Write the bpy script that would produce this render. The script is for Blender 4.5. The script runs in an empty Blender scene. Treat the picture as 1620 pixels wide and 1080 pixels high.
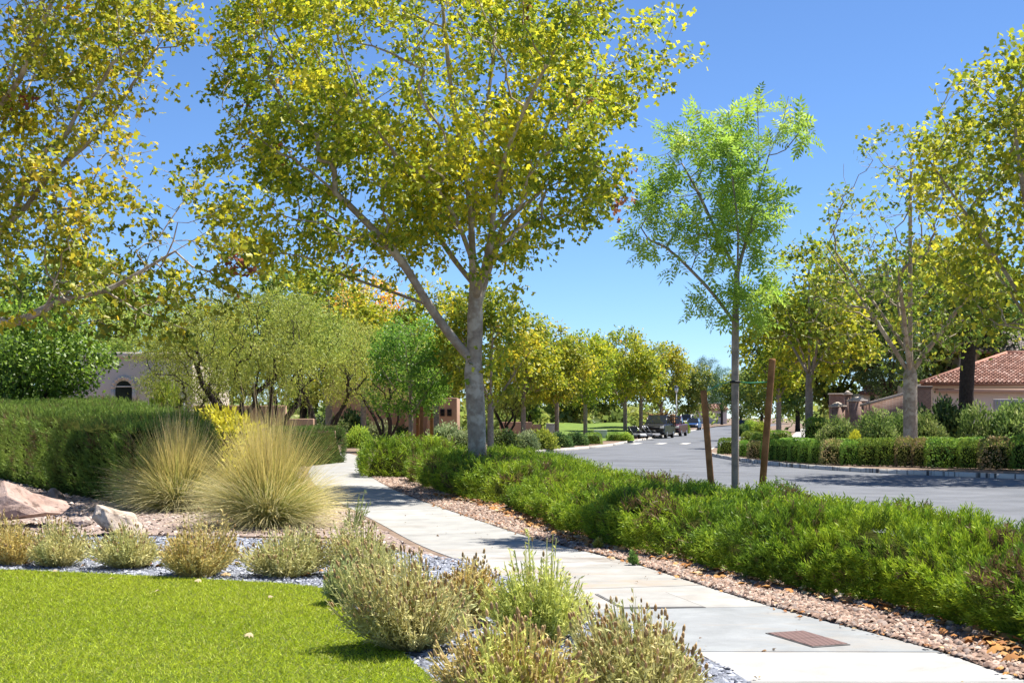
import bpy, math, random
import numpy as np
from mathutils import Vector, Matrix

rng = np.random.default_rng(7)
random.seed(7)
R = math.radians
scene = bpy.context.scene
COL = scene.collection

# ------------------------------------------------------------------ camera
F, YH, XC, CH = 2090.0, 660.0, 810.0, 1.6      # focal length, horizon row, centre column of the photo; eye height
cam_d = bpy.data.cameras.new('camera')
cam = bpy.data.objects.new('camera', cam_d); COL.objects.link(cam)
cam.location = (0, 0, CH); cam.rotation_euler = (R(90), 0, 0)
cam_d.sensor_width = 36; cam_d.lens = F / 1620 * 36
cam_d.shift_y = (YH - 540) / 1620
cam_d.clip_end = 4000; cam_d.clip_start = 0.1
scene.camera = cam

# ------------------------------------------------------------------ sky and sun
SUN_EL, SUN_AZ = 64, 60                        # azimuth clockwise from +Y
w = bpy.data.worlds.new('World'); scene.world = w; w.use_nodes = True
nt = w.node_tree; bg = nt.nodes['Background']
sky = nt.nodes.new('ShaderNodeTexSky'); sky.sky_type = 'NISHITA'; sky.sun_disc = False
sky.sun_elevation = R(SUN_EL); sky.sun_rotation = R(SUN_AZ)
sky.air_density = 1.0; sky.dust_density = 0.0; sky.ozone_density = 10.0; sky.altitude = 2500
nt.links.new(sky.outputs[0], bg.inputs[0]); bg.inputs[1].default_value = 0.083
sl = bpy.data.lights.new('sun', 'SUN'); sl.energy = 5.0; sl.angle = R(0.5); sl.color = (1.0, 0.95, 0.86)
sun = bpy.data.objects.new('sun', sl); COL.objects.link(sun)
sd = Vector((math.sin(R(SUN_AZ)) * math.cos(R(SUN_EL)), math.cos(R(SUN_AZ)) * math.cos(R(SUN_EL)), math.sin(R(SUN_EL))))
sun.rotation_euler = sd.to_track_quat('Z', 'Y').to_euler(); sun.location = (30, 30, 60)
scene.view_settings.view_transform = 'Standard'; scene.view_settings.look = 'None'
scene.view_settings.gamma = 1; scene.view_settings.use_curve_mapping = False
scene.view_settings.exposure = 1.1

# ------------------------------------------------------------------ helpers
def gp(x, y, z=0.0):
    d = (CH - z) * F / (y - YH)
    return ((x - XC) * d / F, d)
def X(x, d): return (x - XC) * d / F
def Z(y, d): return CH + (YH - y) * d / F
def A(v): return np.asarray(v, dtype=float)
def unit(v):
    n = np.linalg.norm(v, axis=-1, keepdims=True); n[n == 0] = 1
    return v / n

def noise3(p, s=1.0, seed=0):
    p = A(p) * s + 100.0
    i = np.floor(p).astype(np.int64); f = p - i; f = f * f * (3 - 2 * f)
    def h(ix, iy, iz):
        n = (ix * 73856093) ^ (iy * 19349663) ^ (iz * 83492791) ^ (seed * 2654435761)
        n = (n ^ (n >> 13)) * 1274126177 & 0x7fffffff
        n = (n ^ (n >> 16)) * 668265263 & 0x7fffffff
        return (n % 65536) / 65535.0
    r = 0
    for dx in (0, 1):
        for dy in (0, 1):
            for dz in (0, 1):
                wgt = (f[..., 0] if dx else 1 - f[..., 0]) * (f[..., 1] if dy else 1 - f[..., 1]) * (f[..., 2] if dz else 1 - f[..., 2])
                r = r + wgt * h(i[..., 0] + dx, i[..., 1] + dy, i[..., 2] + dz)
    return r

def mesh_from(name, V, polys, mat=None, col=None, smooth=False):
    """polys: list of int arrays (n,3) or (n,4)"""
    me = bpy.data.meshes.new(name)
    V = A(V); me.vertices.add(len(V)); me.vertices.foreach_set('co', V.astype(np.float32).ravel())
    polys = [np.asarray(p, dtype=np.int32) for p in polys if len(p)]
    idx = np.concatenate([p.ravel() for p in polys]); tot = np.concatenate([np.full(len(p), p.shape[1], np.int32) for p in polys])
    st = np.zeros(len(tot), np.int32); st[1:] = np.cumsum(tot)[:-1]
    me.loops.add(len(idx)); me.loops.foreach_set('vertex_index', idx)
    me.polygons.add(len(tot)); me.polygons.foreach_set('loop_start', st)
    try: me.polygons.foreach_set('loop_total', tot)
    except Exception: pass
    if smooth: me.polygons.foreach_set('use_smooth', np.ones(len(tot), bool))
    if col is not None:
        a = me.attributes.new('col', 'FLOAT_COLOR', 'POINT')
        c = np.ones((len(V), 4), np.float32); c[:, :3] = col
        a.data.foreach_set('color', c.ravel())
    me.update(calc_edges=True)
    if mat: me.materials.append(mat)
    return me

def link(name, me, parent=None, loc=None, rot=None, scale=None):
    o = bpy.data.objects.new(name, me); COL.objects.link(o)
    if parent: o.parent = parent
    if loc is not None: o.location = loc
    if rot is not None: o.rotation_euler = rot if hasattr(rot, '__len__') else (0, 0, rot)
    if scale is not None: o.scale = scale if hasattr(scale, '__len__') else (scale,) * 3
    return o
def tag(o, label=None, cat=None, group=None, kind=None):
    if label: o['label'] = label
    if cat: o['category'] = cat
    if group: o['group'] = group
    if kind: o['kind'] = kind
    return o
def thing(name, label, cat, loc=(0, 0, 0), rot=0, group=None, scale=1):
    return tag(link(name, None, None, loc, rot, scale), label, cat, group)
def copy_tree(o, label, loc, rot=0, scale=1, group=None, parent=None):
    c = o.copy(); COL.objects.link(c)
    c.location = loc; c.rotation_euler = rot if hasattr(rot, '__len__') else (0, 0, rot)
    c.scale = scale if hasattr(scale, '__len__') else (scale,) * 3
    if label: c['label'] = label
    if group: c['group'] = group
    def kids(a, b):
        for ch in list(a.children):
            d = ch.copy(); COL.objects.link(d); d.parent = b; kids(ch, d)
    kids(o, c)
    return c

class MB:
    """collects plain geometry for one mesh"""
    def __init__(s): s.v = []; s.t = []; s.q = []; s.n = 0
    def add(s, V, quads=(), tris=()):
        V = A(V).reshape(-1, 3); s.v.append(V)
        if len(quads): s.q.append(np.asarray(quads) + s.n)
        if len(tris): s.t.append(np.asarray(tris) + s.n)
        s.n += len(V)
    def box(s, c, size, rz=0, taper=1.0):
        x, y, z = A(size) / 2
        V = A([[sx * x * (taper if sz > 0 else 1), sy * y * (taper if sz > 0 else 1), sz * z] for sz in (-1, 1) for sy in (-1, 1) for sx in (-1, 1)])
        if rz: V = V @ A(Matrix.Rotation(rz, 3, 'Z')).T
        s.add(V + A(c), [[0, 2, 3, 1], [4, 5, 7, 6], [0, 1, 5, 4], [2, 6, 7, 3], [0, 4, 6, 2], [1, 3, 7, 5]])
    def prism(s, poly, z0, z1):
        n = len(poly); P = [tuple(p) for p in poly]
        V = [(p[0], p[1], z0) for p in P] + [(p[0], p[1], z1) for p in P]
        s.add(V, [[i, (i + 1) % n, n + (i + 1) % n, n + i] for i in range(n)])
        s.ngons = getattr(s, 'ngons', []); b = s.n - 2 * n
        s.ngons.append([b + n + i for i in range(n)]); s.ngons.append([b + i for i in range(n)][::-1])
    def tube(s, pts, rad, sides=8, cap=True):
        V, Q, T = tube_geo(A(pts), np.broadcast_to(A(rad), (len(pts),)), sides, cap); s.add(V, Q, T)
    def build(s, name, mat, parent=None, bevel=0, smooth=False, loc=None, rot=None):
        V = np.concatenate(s.v)
        ng = getattr(s, 'ngons', [])
        if ng:
            me = bpy.data.meshes.new(name)
            fs = [list(map(int, f)) for q in s.q for f in q] + [list(map(int, f)) for t in s.t for f in t] + ng
            me.from_pydata([tuple(v) for v in V], [], fs); me.materials.append(mat)
        else:
            me = mesh_from(name, V, ([np.concatenate(s.q)] if s.q else []) + ([np.concatenate(s.t)] if s.t else []), mat)
        if smooth: me.polygons.foreach_set('use_smooth', np.ones(len(me.polygons), bool))
        o = link(name, me, parent, loc, rot)
        if bevel:
            m = o.modifiers.new('bevel', 'BEVEL'); m.width = bevel; m.segments = 2; m.limit_method = 'ANGLE'
        return o

def tube_geo(P, r, s, cap=True):
    k = len(P)
    T = np.gradient(P, axis=0); T = unit(T)
    ref = A([1, 0, 0]) if abs(T[0][0]) < .8 else A([0, 1, 0])
    U = np.zeros_like(P); u = ref
    for i in range(k):
        u = u - T[i] * np.dot(u, T[i]); u = u / (np.linalg.norm(u) + 1e-9); U[i] = u
    W = np.cross(T, U)
    a = np.arange(s) * 2 * math.pi / s
    V = P[:, None, :] + r[:, None, None] * (np.cos(a)[None, :, None] * U[:, None, :] + np.sin(a)[None, :, None] * W[:, None, :])
    V = V.reshape(-1, 3)
    i = np.arange(k - 1)[:, None] * s; j = np.arange(s)[None, :]; jn = (j + 1) % s
    Q = np.stack([i + j, i + jn, i + s + jn, i + s + j], -1).reshape(-1, 4)
    tr = []
    if cap:
        V = np.concatenate([V, P[:1], P[-1:]])
        n = k * s
        tr = [[n, (q + 1) % s, q] for q in range(s)] + [[n + 1, (k - 1) * s + q, (k - 1) * s + (q + 1) % s] for q in range(s)]
    return V, Q, np.asarray(tr, int).reshape(-1, 3)

def rots(nrm, fwd):
    """rotation matrices whose y axis ~ fwd and z axis ~ nrm"""
    f = unit(fwd); x = unit(np.cross(f, nrm)); z = np.cross(x, f)
    return np.stack([x, f, z], -1)
def scatter(tmpl, faces, pos, rot, scale, col=None, tcol=None):
    used = np.unique(faces)
    if len(used) < len(tmpl):
        mp_ = np.zeros(len(tmpl), int); mp_[used] = np.arange(len(used)); tmpl = tmpl[used]; faces = mp_[faces]; tcol = None if tcol is None else tcol[used]
    """tmpl (k,3), faces (m,3); returns V, T, C"""
    N, k = len(pos), len(tmpl)
    sc = A(scale); sc = sc[:, None, None] if sc.ndim == 1 else sc[:, None, :]
    V = np.einsum('nij,nkj->nki', rot, tmpl[None] * sc) + pos[:, None, :]
    T = (np.arange(N)[:, None, None] * k + faces[None]).reshape(-1, faces.shape[1])
    C = None
    if col is not None:
        C = np.repeat(col[:, None, :], k, 1)
        if tcol is not None: C = C * tcol[None, :, None]
        C = C.reshape(-1, 3)
    return V.reshape(-1, 3), T, C
def merge(parts):
    V, T, C, n = [], [], [], 0
    for v, t, c in parts:
        V.append(v); T.append(t + n); C.append(c); n += len(v)
    return np.concatenate(V), np.concatenate(T), np.concatenate(C)
def rdir(n): return unit(rng.normal(size=(n, 3)))

# ------------------------------------------------------------------ materials
MATS = {}
def new_mat(name):
    m = bpy.data.materials.new(name); m.use_nodes = True
    t = m.node_tree; return m, t, t.nodes['Principled BSDF']
def add_noise(t, scale, detail=4, rough=.6, coord='Object'):
    tc = t.nodes.new('ShaderNodeTexCoord'); n = t.nodes.new('ShaderNodeTexNoise')
    n.inputs['Scale'].default_value = scale; n.inputs['Detail'].default_value = detail; n.inputs['Roughness'].default_value = rough
    t.links.new(tc.outputs[coord], n.inputs['Vector']); return n
def mat(name, c1, c2=None, scale=8, rough=.8, bump=0, bscale=None, metal=0, lo=.35, hi=.65, spec=.3, coord='Object', third=None, tscale=1.0, tlo=.5, thi=.7):
    if name in MATS: return MATS[name]
    m, t, b = new_mat(name)
    b.inputs['Roughness'].default_value = rough; b.inputs['Metallic'].default_value = metal
    b.inputs['Specular IOR Level'].default_value = spec
    if c2 is None: b.inputs['Base Color'].default_value = (*c1, 1)
    else:
        n = add_noise(t, scale, 6, .65, coord); r = t.nodes.new('ShaderNodeValToRGB')
        r.color_ramp.elements[0].position = lo; r.color_ramp.elements[1].position = hi
        r.color_ramp.elements[0].color = (*c1, 1); r.color_ramp.elements[1].color = (*c2, 1)
        t.links.new(n.outputs['Fac'], r.inputs[0]); out = r.outputs[0]
        if third is not None:
            n2 = add_noise(t, tscale, 5, .6, coord); r2 = t.nodes.new('ShaderNodeValToRGB')
            r2.color_ramp.elements[0].position = tlo; r2.color_ramp.elements[1].position = thi
            mx = t.nodes.new('ShaderNodeMix'); mx.data_type = 'RGBA'
            t.links.new(n2.outputs['Fac'], r2.inputs[0]); t.links.new(r2.outputs[0], mx.inputs[0])
            t.links.new(out, mx.inputs[6]); mx.inputs[7].default_value = (*third, 1); out = mx.outputs[2]
        t.links.new(out, b.inputs['Base Color'])
    if bump:
        n = add_noise(t, bscale or scale * 3, 6, .7, coord); bm = t.nodes.new('ShaderNodeBump')
        bm.inputs['Strength'].default_value = bump; bm.inputs['Distance'].default_value = .02
        t.links.new(n.outputs['Fac'], bm.inputs['Height']); t.links.new(bm.outputs[0], b.inputs['Normal'])
    MATS[name] = m; return m
def leaf_mat(name, transl=.35, gloss=.06, var=.06, rough=.45):
    if name in MATS: return MATS[name]
    m, t, b = new_mat(name); t.nodes.remove(b); out = t.nodes['Material Output']
    at = t.nodes.new('ShaderNodeAttribute'); at.attribute_name = 'col'
    oi = t.nodes.new('ShaderNodeObjectInfo'); mr = t.nodes.new('ShaderNodeMapRange')
    mr.inputs[3].default_value = 1 - var * 2; mr.inputs[4].default_value = 1 + var * 2
    mh = t.nodes.new('ShaderNodeMapRange'); mh.inputs[3].default_value = .5 - var * .25; mh.inputs[4].default_value = .5 + var * .25
    hs = t.nodes.new('ShaderNodeHueSaturation')
    t.links.new(oi.outputs['Random'], mr.inputs[0]); t.links.new(mr.outputs[0], hs.inputs['Value'])
    t.links.new(oi.outputs['Random'], mh.inputs[0]); t.links.new(mh.outputs[0], hs.inputs['Hue'])
    t.links.new(at.outputs['Color'], hs.inputs['Color'])
    d = t.nodes.new('ShaderNodeBsdfDiffuse'); tr = t.nodes.new('ShaderNodeBsdfTranslucent'); g = t.nodes.new('ShaderNodeBsdfGlossy')
    g.inputs['Roughness'].default_value = rough; g.inputs['Color'].default_value = (1, 1, 1, 1)
    m1 = t.nodes.new('ShaderNodeMixShader'); m1.inputs[0].default_value = transl
    m2 = t.nodes.new('ShaderNodeMixShader'); m2.inputs[0].default_value = gloss
    t.links.new(hs.outputs[0], d.inputs[0]); t.links.new(hs.outputs[0], tr.inputs[0])
    t.links.new(d.outputs[0], m1.inputs[1]); t.links.new(tr.outputs[0], m1.inputs[2])
    t.links.new(m1.outputs[0], m2.inputs[1]); t.links.new(g.outputs[0], m2.inputs[2])
    t.links.new(m2.outputs[0], out.inputs['Surface'])
    MATS[name] = m; return m
def attr_mat(name, rough=.85, spec=.25, bump=0, bscale=60):
    if name in MATS: return MATS[name]
    m, t, b = new_mat(name); at = t.nodes.new('ShaderNodeAttribute'); at.attribute_name = 'col'
    t.links.new(at.outputs['Color'], b.inputs['Base Color']); b.inputs['Roughness'].default_value = rough
    b.inputs['Specular IOR Level'].default_value = spec
    if bump:
        n = add_noise(t, bscale); bm = t.nodes.new('ShaderNodeBump'); bm.inputs['Strength'].default_value = bump; bm.inputs['Distance'].default_value = .01
        t.links.new(n.outputs['Fac'], bm.inputs['Height']); t.links.new(bm.outputs[0], b.inputs['Normal'])
    MATS[name] = m; return m

M_leaf = leaf_mat('leaf', .5, .018, .05)
M_leaf2 = leaf_mat('small_leaf', .38, .02, .08, .55)
M_needle = leaf_mat('needle', .3, .015, .0, .5)
M_dry = leaf_mat('dry_stem', .35, .02, .0, .6)
M_stone = attr_mat('stone_chip', .9, .2)
M_litter = attr_mat('dead_leaf', .8, .2)
M_bark = mat('plane_bark', (.24, .19, .14), (.44, .37, .28), 5, .9, .5, 30, third=(.52, .46, .36), tscale=2.2, tlo=.52, thi=.6)
M_bark_grey = mat('grey_bark', (.20, .165, .13), (.36, .30, .24), 7, .9, .6, 40)
M_bark_dark = mat('dark_bark', (.025, .019, .015), (.065, .05, .04), 9, .95, .8, 30)
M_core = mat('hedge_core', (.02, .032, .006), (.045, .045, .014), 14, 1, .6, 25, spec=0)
M_concrete = mat('concrete', (.50, .485, .45), (.62, .605, .57), 1.6, .85, .15, 90, third=(.46, .40, .31), tscale=.9, tlo=.55, thi=.75, coord='Generated')
M_kerb = mat('kerb_concrete', (.36, .34, .31), (.52, .49, .45), 1.2, .9, .2, 60)
M_asphalt = mat('asphalt', (.105, .112, .128), (.155, .162, .18), .9, .85, .3, 140, third=(.09, .094, .105), tscale=.22, tlo=.5, thi=.66)
M_soil = mat('soil', (.14, .095, .065), (.25, .18, .135), 3, .95, .5, 50)
M_soil_blue = mat('grey_grit', (.10, .11, .13), (.26, .28, .33), 55, .95, .5, 90)
M_stucco = mat('beige_stucco', (.60, .52, .45), (.66, .575, .50), 2, .9, .15, 80)
M_stucco_pink = mat('pink_stucco', (.40, .25, .175), (.45, .285, .20), 1.5, .9, .15, 80)
M_white = mat('white_trim', (.62, .60, .56), (.7, .68, .64), 3, .7)
M_glass = mat('dark_glass', (.02, .022, .025), rough=.08, spec=.6)
M_black = mat('black_trim', (.015, .015, .017), rough=.6)
M_wood = mat('stake_wood', (.17, .075, .025), (.31, .15, .055), 7, .85, .3, 60)

# ------------------------------------------------------------------ setting: ground, beds, road
def poly_sheet(name, poly, z, m, kind='structure', parent=None):
    b = bpy.data.meshes.new(name); b.from_pydata([(p[0], p[1], z) for p in poly], [], [list(range(len(poly)))])
    b.materials.append(m); o = link(name, b, parent)
    if kind and not parent: o['kind'] = kind
    return o
def smooth_line(P, step=1.0):
    P = A(P); n = len(P); out = []
    for i in range(n - 1):
        p0 = P[max(i - 1, 0)]; p1 = P[i]; p2 = P[i + 1]; p3 = P[min(i + 2, n - 1)]
        k = max(2, int(np.linalg.norm(p2 - p1) / step))
        for j in range(k):
            t = j / k
            out.append(.5 * (2 * p1 + (p2 - p0) * t + (2 * p0 - 5 * p1 + 4 * p2 - p3) * t * t + (3 * p1 - p0 - 3 * p2 + p3) * t ** 3))
    out.append(P[-1]); return A(out)

GZ = -0.14
poly_sheet('ground', [(-1500, -200), (1500, -200), (1500, 2500), (-1500, 2500)], GZ, M_soil)
KL = smooth_line([(7.5, -4), (6.6, 4), (5.9, 8.5), (5.3, 12), (4.9, 15), (4.3, 18), (3.5, 21), (2.7, 25), (1.9, 30), (.9, 37), (-.3, 45), (-1.0, 52), (-.8, 58), (.7, 64), (3.0, 70), (5.6, 79), (7.9, 91), (11.4, 108), (16, 131), (25, 180), (42, 262), (62, 340)], 1.2)
KR = smooth_line([(42, -4), (30, 14), (21.5, 27), (14.6, 37), (11.6, 41.3), (9.9, 46), (9.2, 52), (9.1, 58), (9.6, 64), (11.2, 72), (14, 85), (20, 111), (27, 142), (36, 186), (52, 262), (72, 340)], 1.2)
road_poly = [tuple(p) for p in KL] + [tuple(p) for p in KR[::-1]]
poly_sheet('road', road_poly, GZ + .004, M_asphalt)
left_poly = [tuple(p) for p in KL] + [(62, 420), (-400, 420), (-400, -4)]
poly_sheet('left_garden_bed', left_poly, -.012, M_soil)
right_poly = [tuple(p) for p in KR[::-1]] + [(400, -4), (400, 420), (72, 420)]
poly_sheet('right_garden_bed', right_poly, -.012, M_soil)
# crossroad end: bright kerb island at the far end
def kerb(name, line, side, s0, s1, seglen, stain=False):
    """each kerb block is its own piece"""
    root = tag(link(name, None), kind='structure')
    d = np.concatenate([[0], np.cumsum(np.linalg.norm(np.diff(line, axis=0), axis=1))])
    i0, i1 = np.searchsorted(d, s0), np.searchsorted(d, s1)
    pos = d[i0]
    while pos < d[min(i1, len(d) - 1)] - .3:
        L = seglen * random.uniform(.9, 1.1) * (1 if pos - d[i0] < 60 else 3)
        ss = np.linspace(pos + .008, min(pos + L - .008, d[-1]), 4)
        P = np.stack([np.interp(ss, d, line[:, 0]), np.interp(ss, d, line[:, 1])], -1)
        T = unit(np.gradient(P, axis=0)); N = np.stack([T[:, 1], -T[:, 0]], -1) * side
        m = MB()
        prof = [(-.02, GZ), (-.02, -.03), (-.045, -.002), (-.16, .0), (-.16, GZ)]
        V = []
        for k in range(4):
            for (o, z) in prof: V.append((*(P[k] + N[k] * (-o if False else o)), z))
        n = len(prof); q = [[k * n + j, k * n + j + 1, (k + 1) * n + j + 1, (k + 1) * n + j] for k in range(3) for j in range(n - 1)]
        if side < 0: q = [x[::-1] for x in q]
        q += [[0, 1, 3, 4], [3 * n + 4, 3 * n + 3, 3 * n + 1, 3 * n]]
        m.add(V, q, [[1, 2, 3], [3 * n + 3, 3 * n + 2, 3 * n + 1]])
        m.build('kerb_block', M_kerb_st if stain else M_kerb, root)
        pos += L
    return root
# kerb with dark run-off streaks
mk, t, b = new_mat('stained_kerb'); M_kerb_st = mk
n1 = add_noise(t, 1.0, 3); tc = t.nodes.new('ShaderNodeTexCoord'); mp = t.nodes.new('ShaderNodeMapping'); mp.inputs['Scale'].default_value = (4, 4, .12)
n2 = t.nodes.new('ShaderNodeTexNoise'); n2.inputs['Scale'].default_value = 1.6; n2.inputs['Detail'].default_value = 5
t.links.new(tc.outputs['Object'], mp.inputs[0]); t.links.new(mp.outputs[0], n2.inputs['Vector'])
r = t.nodes.new('ShaderNodeValToRGB'); r.color_ramp.elements[0].position = .54; r.color_ramp.elements[1].position = .6
r.color_ramp.elements[0].color = (.62, .57, .50, 1); r.color_ramp.elements[1].color = (.10, .09, .08, 1)
t.links.new(n2.outputs['Fac'], r.inputs[0]); t.links.new(r.outputs[0], b.inputs['Base Color']); b.inputs['Roughness'].default_value = .9
kerb('left_kerb', KL, -1, 10, 200, 2.4)
kerb('right_kerb', KR, 1, 25, 190, 1.9, True)

# crosswalk bars
M_paint = mat('road_paint', (.6, .56, .5), (.75, .72, .66), 3, .8)
for i, x in enumerate((1005, 1045, 1083)):
    c = gp(x, 701.5, GZ); m = MB(); m.box((0, 0, .002), (.55, 3.2, .004)); o = m.build('crosswalk_bar', M_paint, loc=(c[0], c[1], GZ + .006), rot=(0, 0, R(-14)))
    tag(o, 'white painted bar on the asphalt, ' + ('leftmost', 'middle one', 'rightmost')[i] + ' of the three across the road', 'road marking', 'painted bars across the road')

# ------------------------------------------------------------------ sidewalk of separate slabs
RE = [(3.35, 6.5), (3.28, 7.6), (3.05, 8.45), (2.88, 9.26), (2.21, 11.2), (1.78, 12.8), (1.28, 14.7), (.37, 17.3), (-.57, 20.8), (-2.2, 27.4), (-3.5, 34), (-4.7, 42), (-5.6, 50), (-7.6, 60), (-12, 72), (-20, 84)]
LEp = [(1.60, 6.5), (1.50, 7.6), (1.36, 8.45), (1.2, 9.26), (.62, 11.0), (.2, 12.4), (-.3, 14.0), (-1.15, 16.6), (-2.05, 20.2), (-3.75, 27), (-5.1, 33.6), (-6.4, 41.6), (-7.4, 50), (-9.3, 60.6), (-13, 73.5), (-20.4, 86)]
RE, LEp = A(RE), A(LEp)
def lerp_line(P, u): k = np.arange(len(P)); return A([np.interp(u, k, P[:, 0]), np.interp(u, k, P[:, 1])])
# dense resample of both edges at equal arc length of centre line
REs, LEs = smooth_line(RE, .15), None
uu = np.linspace(0, len(RE) - 1, 900)
def cr(P, u):
    n = len(P); i = np.clip(np.floor(u).astype(int), 0, n - 2); t = (u - i)[:, None]
    p0, p1, p2, p3 = P[np.maximum(i - 1, 0)], P[i], P[i + 1], P[np.minimum(i + 2, n - 1)]
    return .5 * (2 * p1 + (p2 - p0) * t + (2 * p0 - 5 * p1 + 4 * p2 - p3) * t ** 2 + (3 * p1 - p0 - 3 * p2 + p3) * t ** 3)
RR, LL = cr(RE, uu), cr(LEp, uu); CC = (RR + LL) / 2
cd = np.concatenate([[0], np.cumsum(np.linalg.norm(np.diff(CC, axis=0), axis=1))])
def path_at(s): return A([np.interp(s, cd, LL[:, 0]), np.interp(s, cd, LL[:, 1])]), A([np.interp(s, cd, RR[:, 0]), np.interp(s, cd, RR[:, 1])])
sidewalk = tag(link('sidewalk', None), kind='structure')
base = [tuple(p) for p in LL[::6]] + [tuple(p) for p in RR[::6][::-1]]
m = MB(); m.prism(base[::-1], -.10, -.022); m.build('joint_bed', mat('joint_dirt', (.05, .045, .04)), sidewalk)
yd = [6.6, 8.02, 9.05, 11.12, 12.45, 14.2, 15.8, 18.3, 20.9]
joints = [float(np.interp(v, CC[:, 1], cd)) for v in yd]
while joints[-1] < cd[-1] - 3: joints.append(joints[-1] + random.uniform(2.0, 2.6))
tones = {2: (.46, .48, .49), 1: (.68, .665, .63), 0: (.68, .67, .64), 3: (.60, .585, .55), 4: (.56, .54, .50), 5: (.62, .61, .58)}
def slab_mat(i):
    base = .58 * A(tones.get(i, (.60, .59, .56))) * (1 if i in tones else random.uniform(.9, 1.05))
    m, t, b = new_mat('concrete_slab_%d' % i)
    b.inputs['Roughness'].default_value = .88; b.inputs['Specular IOR Level'].default_value = .2
    n1 = add_noise(t, 2.3, 7, .65); n2 = add_noise(t, .9, 5, .7); n3 = add_noise(t, 120, 3, .7)
    n1.inputs['Distortion'].default_value = .4
    mp = t.nodes.new('ShaderNodeMapping'); mp.inputs['Location'].default_value = (i * 7.3, i * 3.1, 0); mp.inputs['Scale'].default_value = (.55, 1.6, 1)
    tc = [n for n in t.nodes if n.type == 'TEX_COORD'][1]; t.links.new(tc.outputs['Object'], mp.inputs[0]); t.links.new(mp.outputs[0], n2.inputs['Vector'])
    r1 = t.nodes.new('ShaderNodeValToRGB'); r1.color_ramp.elements[0].position = .3; r1.color_ramp.elements[1].position = .7
    r1.color_ramp.elements[0].color = (*(base * .76), 1); r1.color_ramp.elements[1].color = (*np.minimum(base * 1.12, .8), 1)
    r2 = t.nodes.new('ShaderNodeValToRGB'); r2.color_ramp.elements[0].position = .52; r2.color_ramp.elements[1].position = .72
    stain = {4: (.36, .27, .19), 1: (.40, .35, .30), 5: (.14, .095, .06)}.get(i, (.31, .275, .235))
    mx = t.nodes.new('ShaderNodeMix'); mx.data_type = 'RGBA'; mx.inputs[7].default_value = (*stain, 1)
    sp = t.nodes.new('ShaderNodeMapRange'); sp.inputs[1].default_value = .25; sp.inputs[2].default_value = .75; sp.inputs[3].default_value = .88; sp.inputs[4].default_value = 1.1
    vm = t.nodes.new('ShaderNodeVectorMath'); vm.operation = 'SCALE'
    t.links.new(n1.outputs[0], r1.inputs[0]); t.links.new(n2.outputs[0], r2.inputs[0]); t.links.new(r2.outputs[0], mx.inputs[0]); t.links.new(r1.outputs[0], mx.inputs[6])
    t.links.new(n3.outputs[0], sp.inputs[0]); t.links.new(mx.outputs[2], vm.inputs[0]); t.links.new(sp.outputs[0], vm.inputs['Scale']); t.links.new(vm.outputs[0], b.inputs['Base Color'])
    bm = t.nodes.new('ShaderNodeBump'); bm.inputs['Strength'].default_value = .25; bm.inputs['Distance'].default_value = .004
    t.links.new(n3.outputs[0], bm.inputs['Height']); t.links.new(bm.outputs[0], b.inputs['Normal'])
    return m
for i in range(len(joints) - 1):
    a, bb = joints[i] + .011, joints[i + 1] - .011
    ss = np.linspace(a, bb, 6); Ls, Rs = zip(*[path_at(s) for s in ss])
    m = MB(); pol = [tuple(p) for p in Ls] + [tuple(p) for p in Rs[::-1]]
    m.prism(pol[::-1], -.09, .0 + random.uniform(-.003, .003)); m.build('concrete_slab', slab_mat(i) if i < 14 else MATS.setdefault('slab_far', slab_mat(20)), sidewalk, bevel=.008)
# utility lids in the walk
def lid(name, corners, m_, label, split, z=.006):
    c = A([gp(*p) for p in corners]); ctr = c.mean(0)
    root = thing(name, label, 'utility lid', (*ctr, 0)); q = c - ctr
    fr = MB(); fr.prism([tuple(p * 1.05) for p in q][::-1], -.02, z - .002); fr.build('lid_rim', M_lidrim, root)
    if split:
        e0, e1 = q[0], q[1]; f0, f1 = q[3], q[2]
        for (a, b_) in ((0.01, .49), (.51, .99)):
            pp = [e0 + (f0 - e0) * a, e1 + (f1 - e1) * a, e1 + (f1 - e1) * b_, e0 + (f0 - e0) * b_]
            mm = MB(); mm.prism([tuple(p) for p in pp][::-1], -.01, z + .003); mm.build('lid_panel', m_, root, bevel=.004)
    else:
        mm = MB(); mm.prism([tuple(p) for p in q][::-1], -.01, z + .003); mm.build('lid_panel', m_, root, bevel=.004)
    return root
M_lidrim = mat('lid_rim_grey', (.10, .095, .09), (.18, .17, .16), 6, .9)
ml, t, b = new_mat('rust_lid')
tc = t.nodes.new('ShaderNodeTexCoord'); mp = t.nodes.new('ShaderNodeMapping'); mp.inputs['Rotation'].default_value = (0, 0, R(40)); ck = t.nodes.new('ShaderNodeTexChecker'); ck.inputs['Scale'].default_value = 34
ck.inputs['Color1'].default_value = (.09, .045, .038, 1); ck.inputs['Color2'].default_value = (.165, .092, .08, 1)
t.links.new(tc.outputs['Object'], mp.inputs[0]); t.links.new(mp.outputs[0], ck.inputs[0]); t.links.new(ck.outputs[0], b.inputs['Base Color']); b.inputs['Roughness'].default_value = .7
bm = t.nodes.new('ShaderNodeBump'); bm.inputs['Strength'].default_value = .8; bm.inputs['Distance'].default_value = .004; t.links.new(ck.outputs['Fac'], bm.inputs['Height']); t.links.new(bm.outputs[0], b.inputs['Normal'])
lid('meter_box', [(1214, 1001.5), (1270, 998), (1342, 1019), (1286, 1023)], ml, 'brown cast utility box lid set in the grey sidewalk slab', True)
lid('utility_vault', [(945, 940), (1052, 937), (1112, 960), (985, 961)], mat('pale_lid', (.27, .262, .245), (.335, .325, .305), 5, .9), 'pale concrete utility cover flush in the sidewalk', False)

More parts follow.
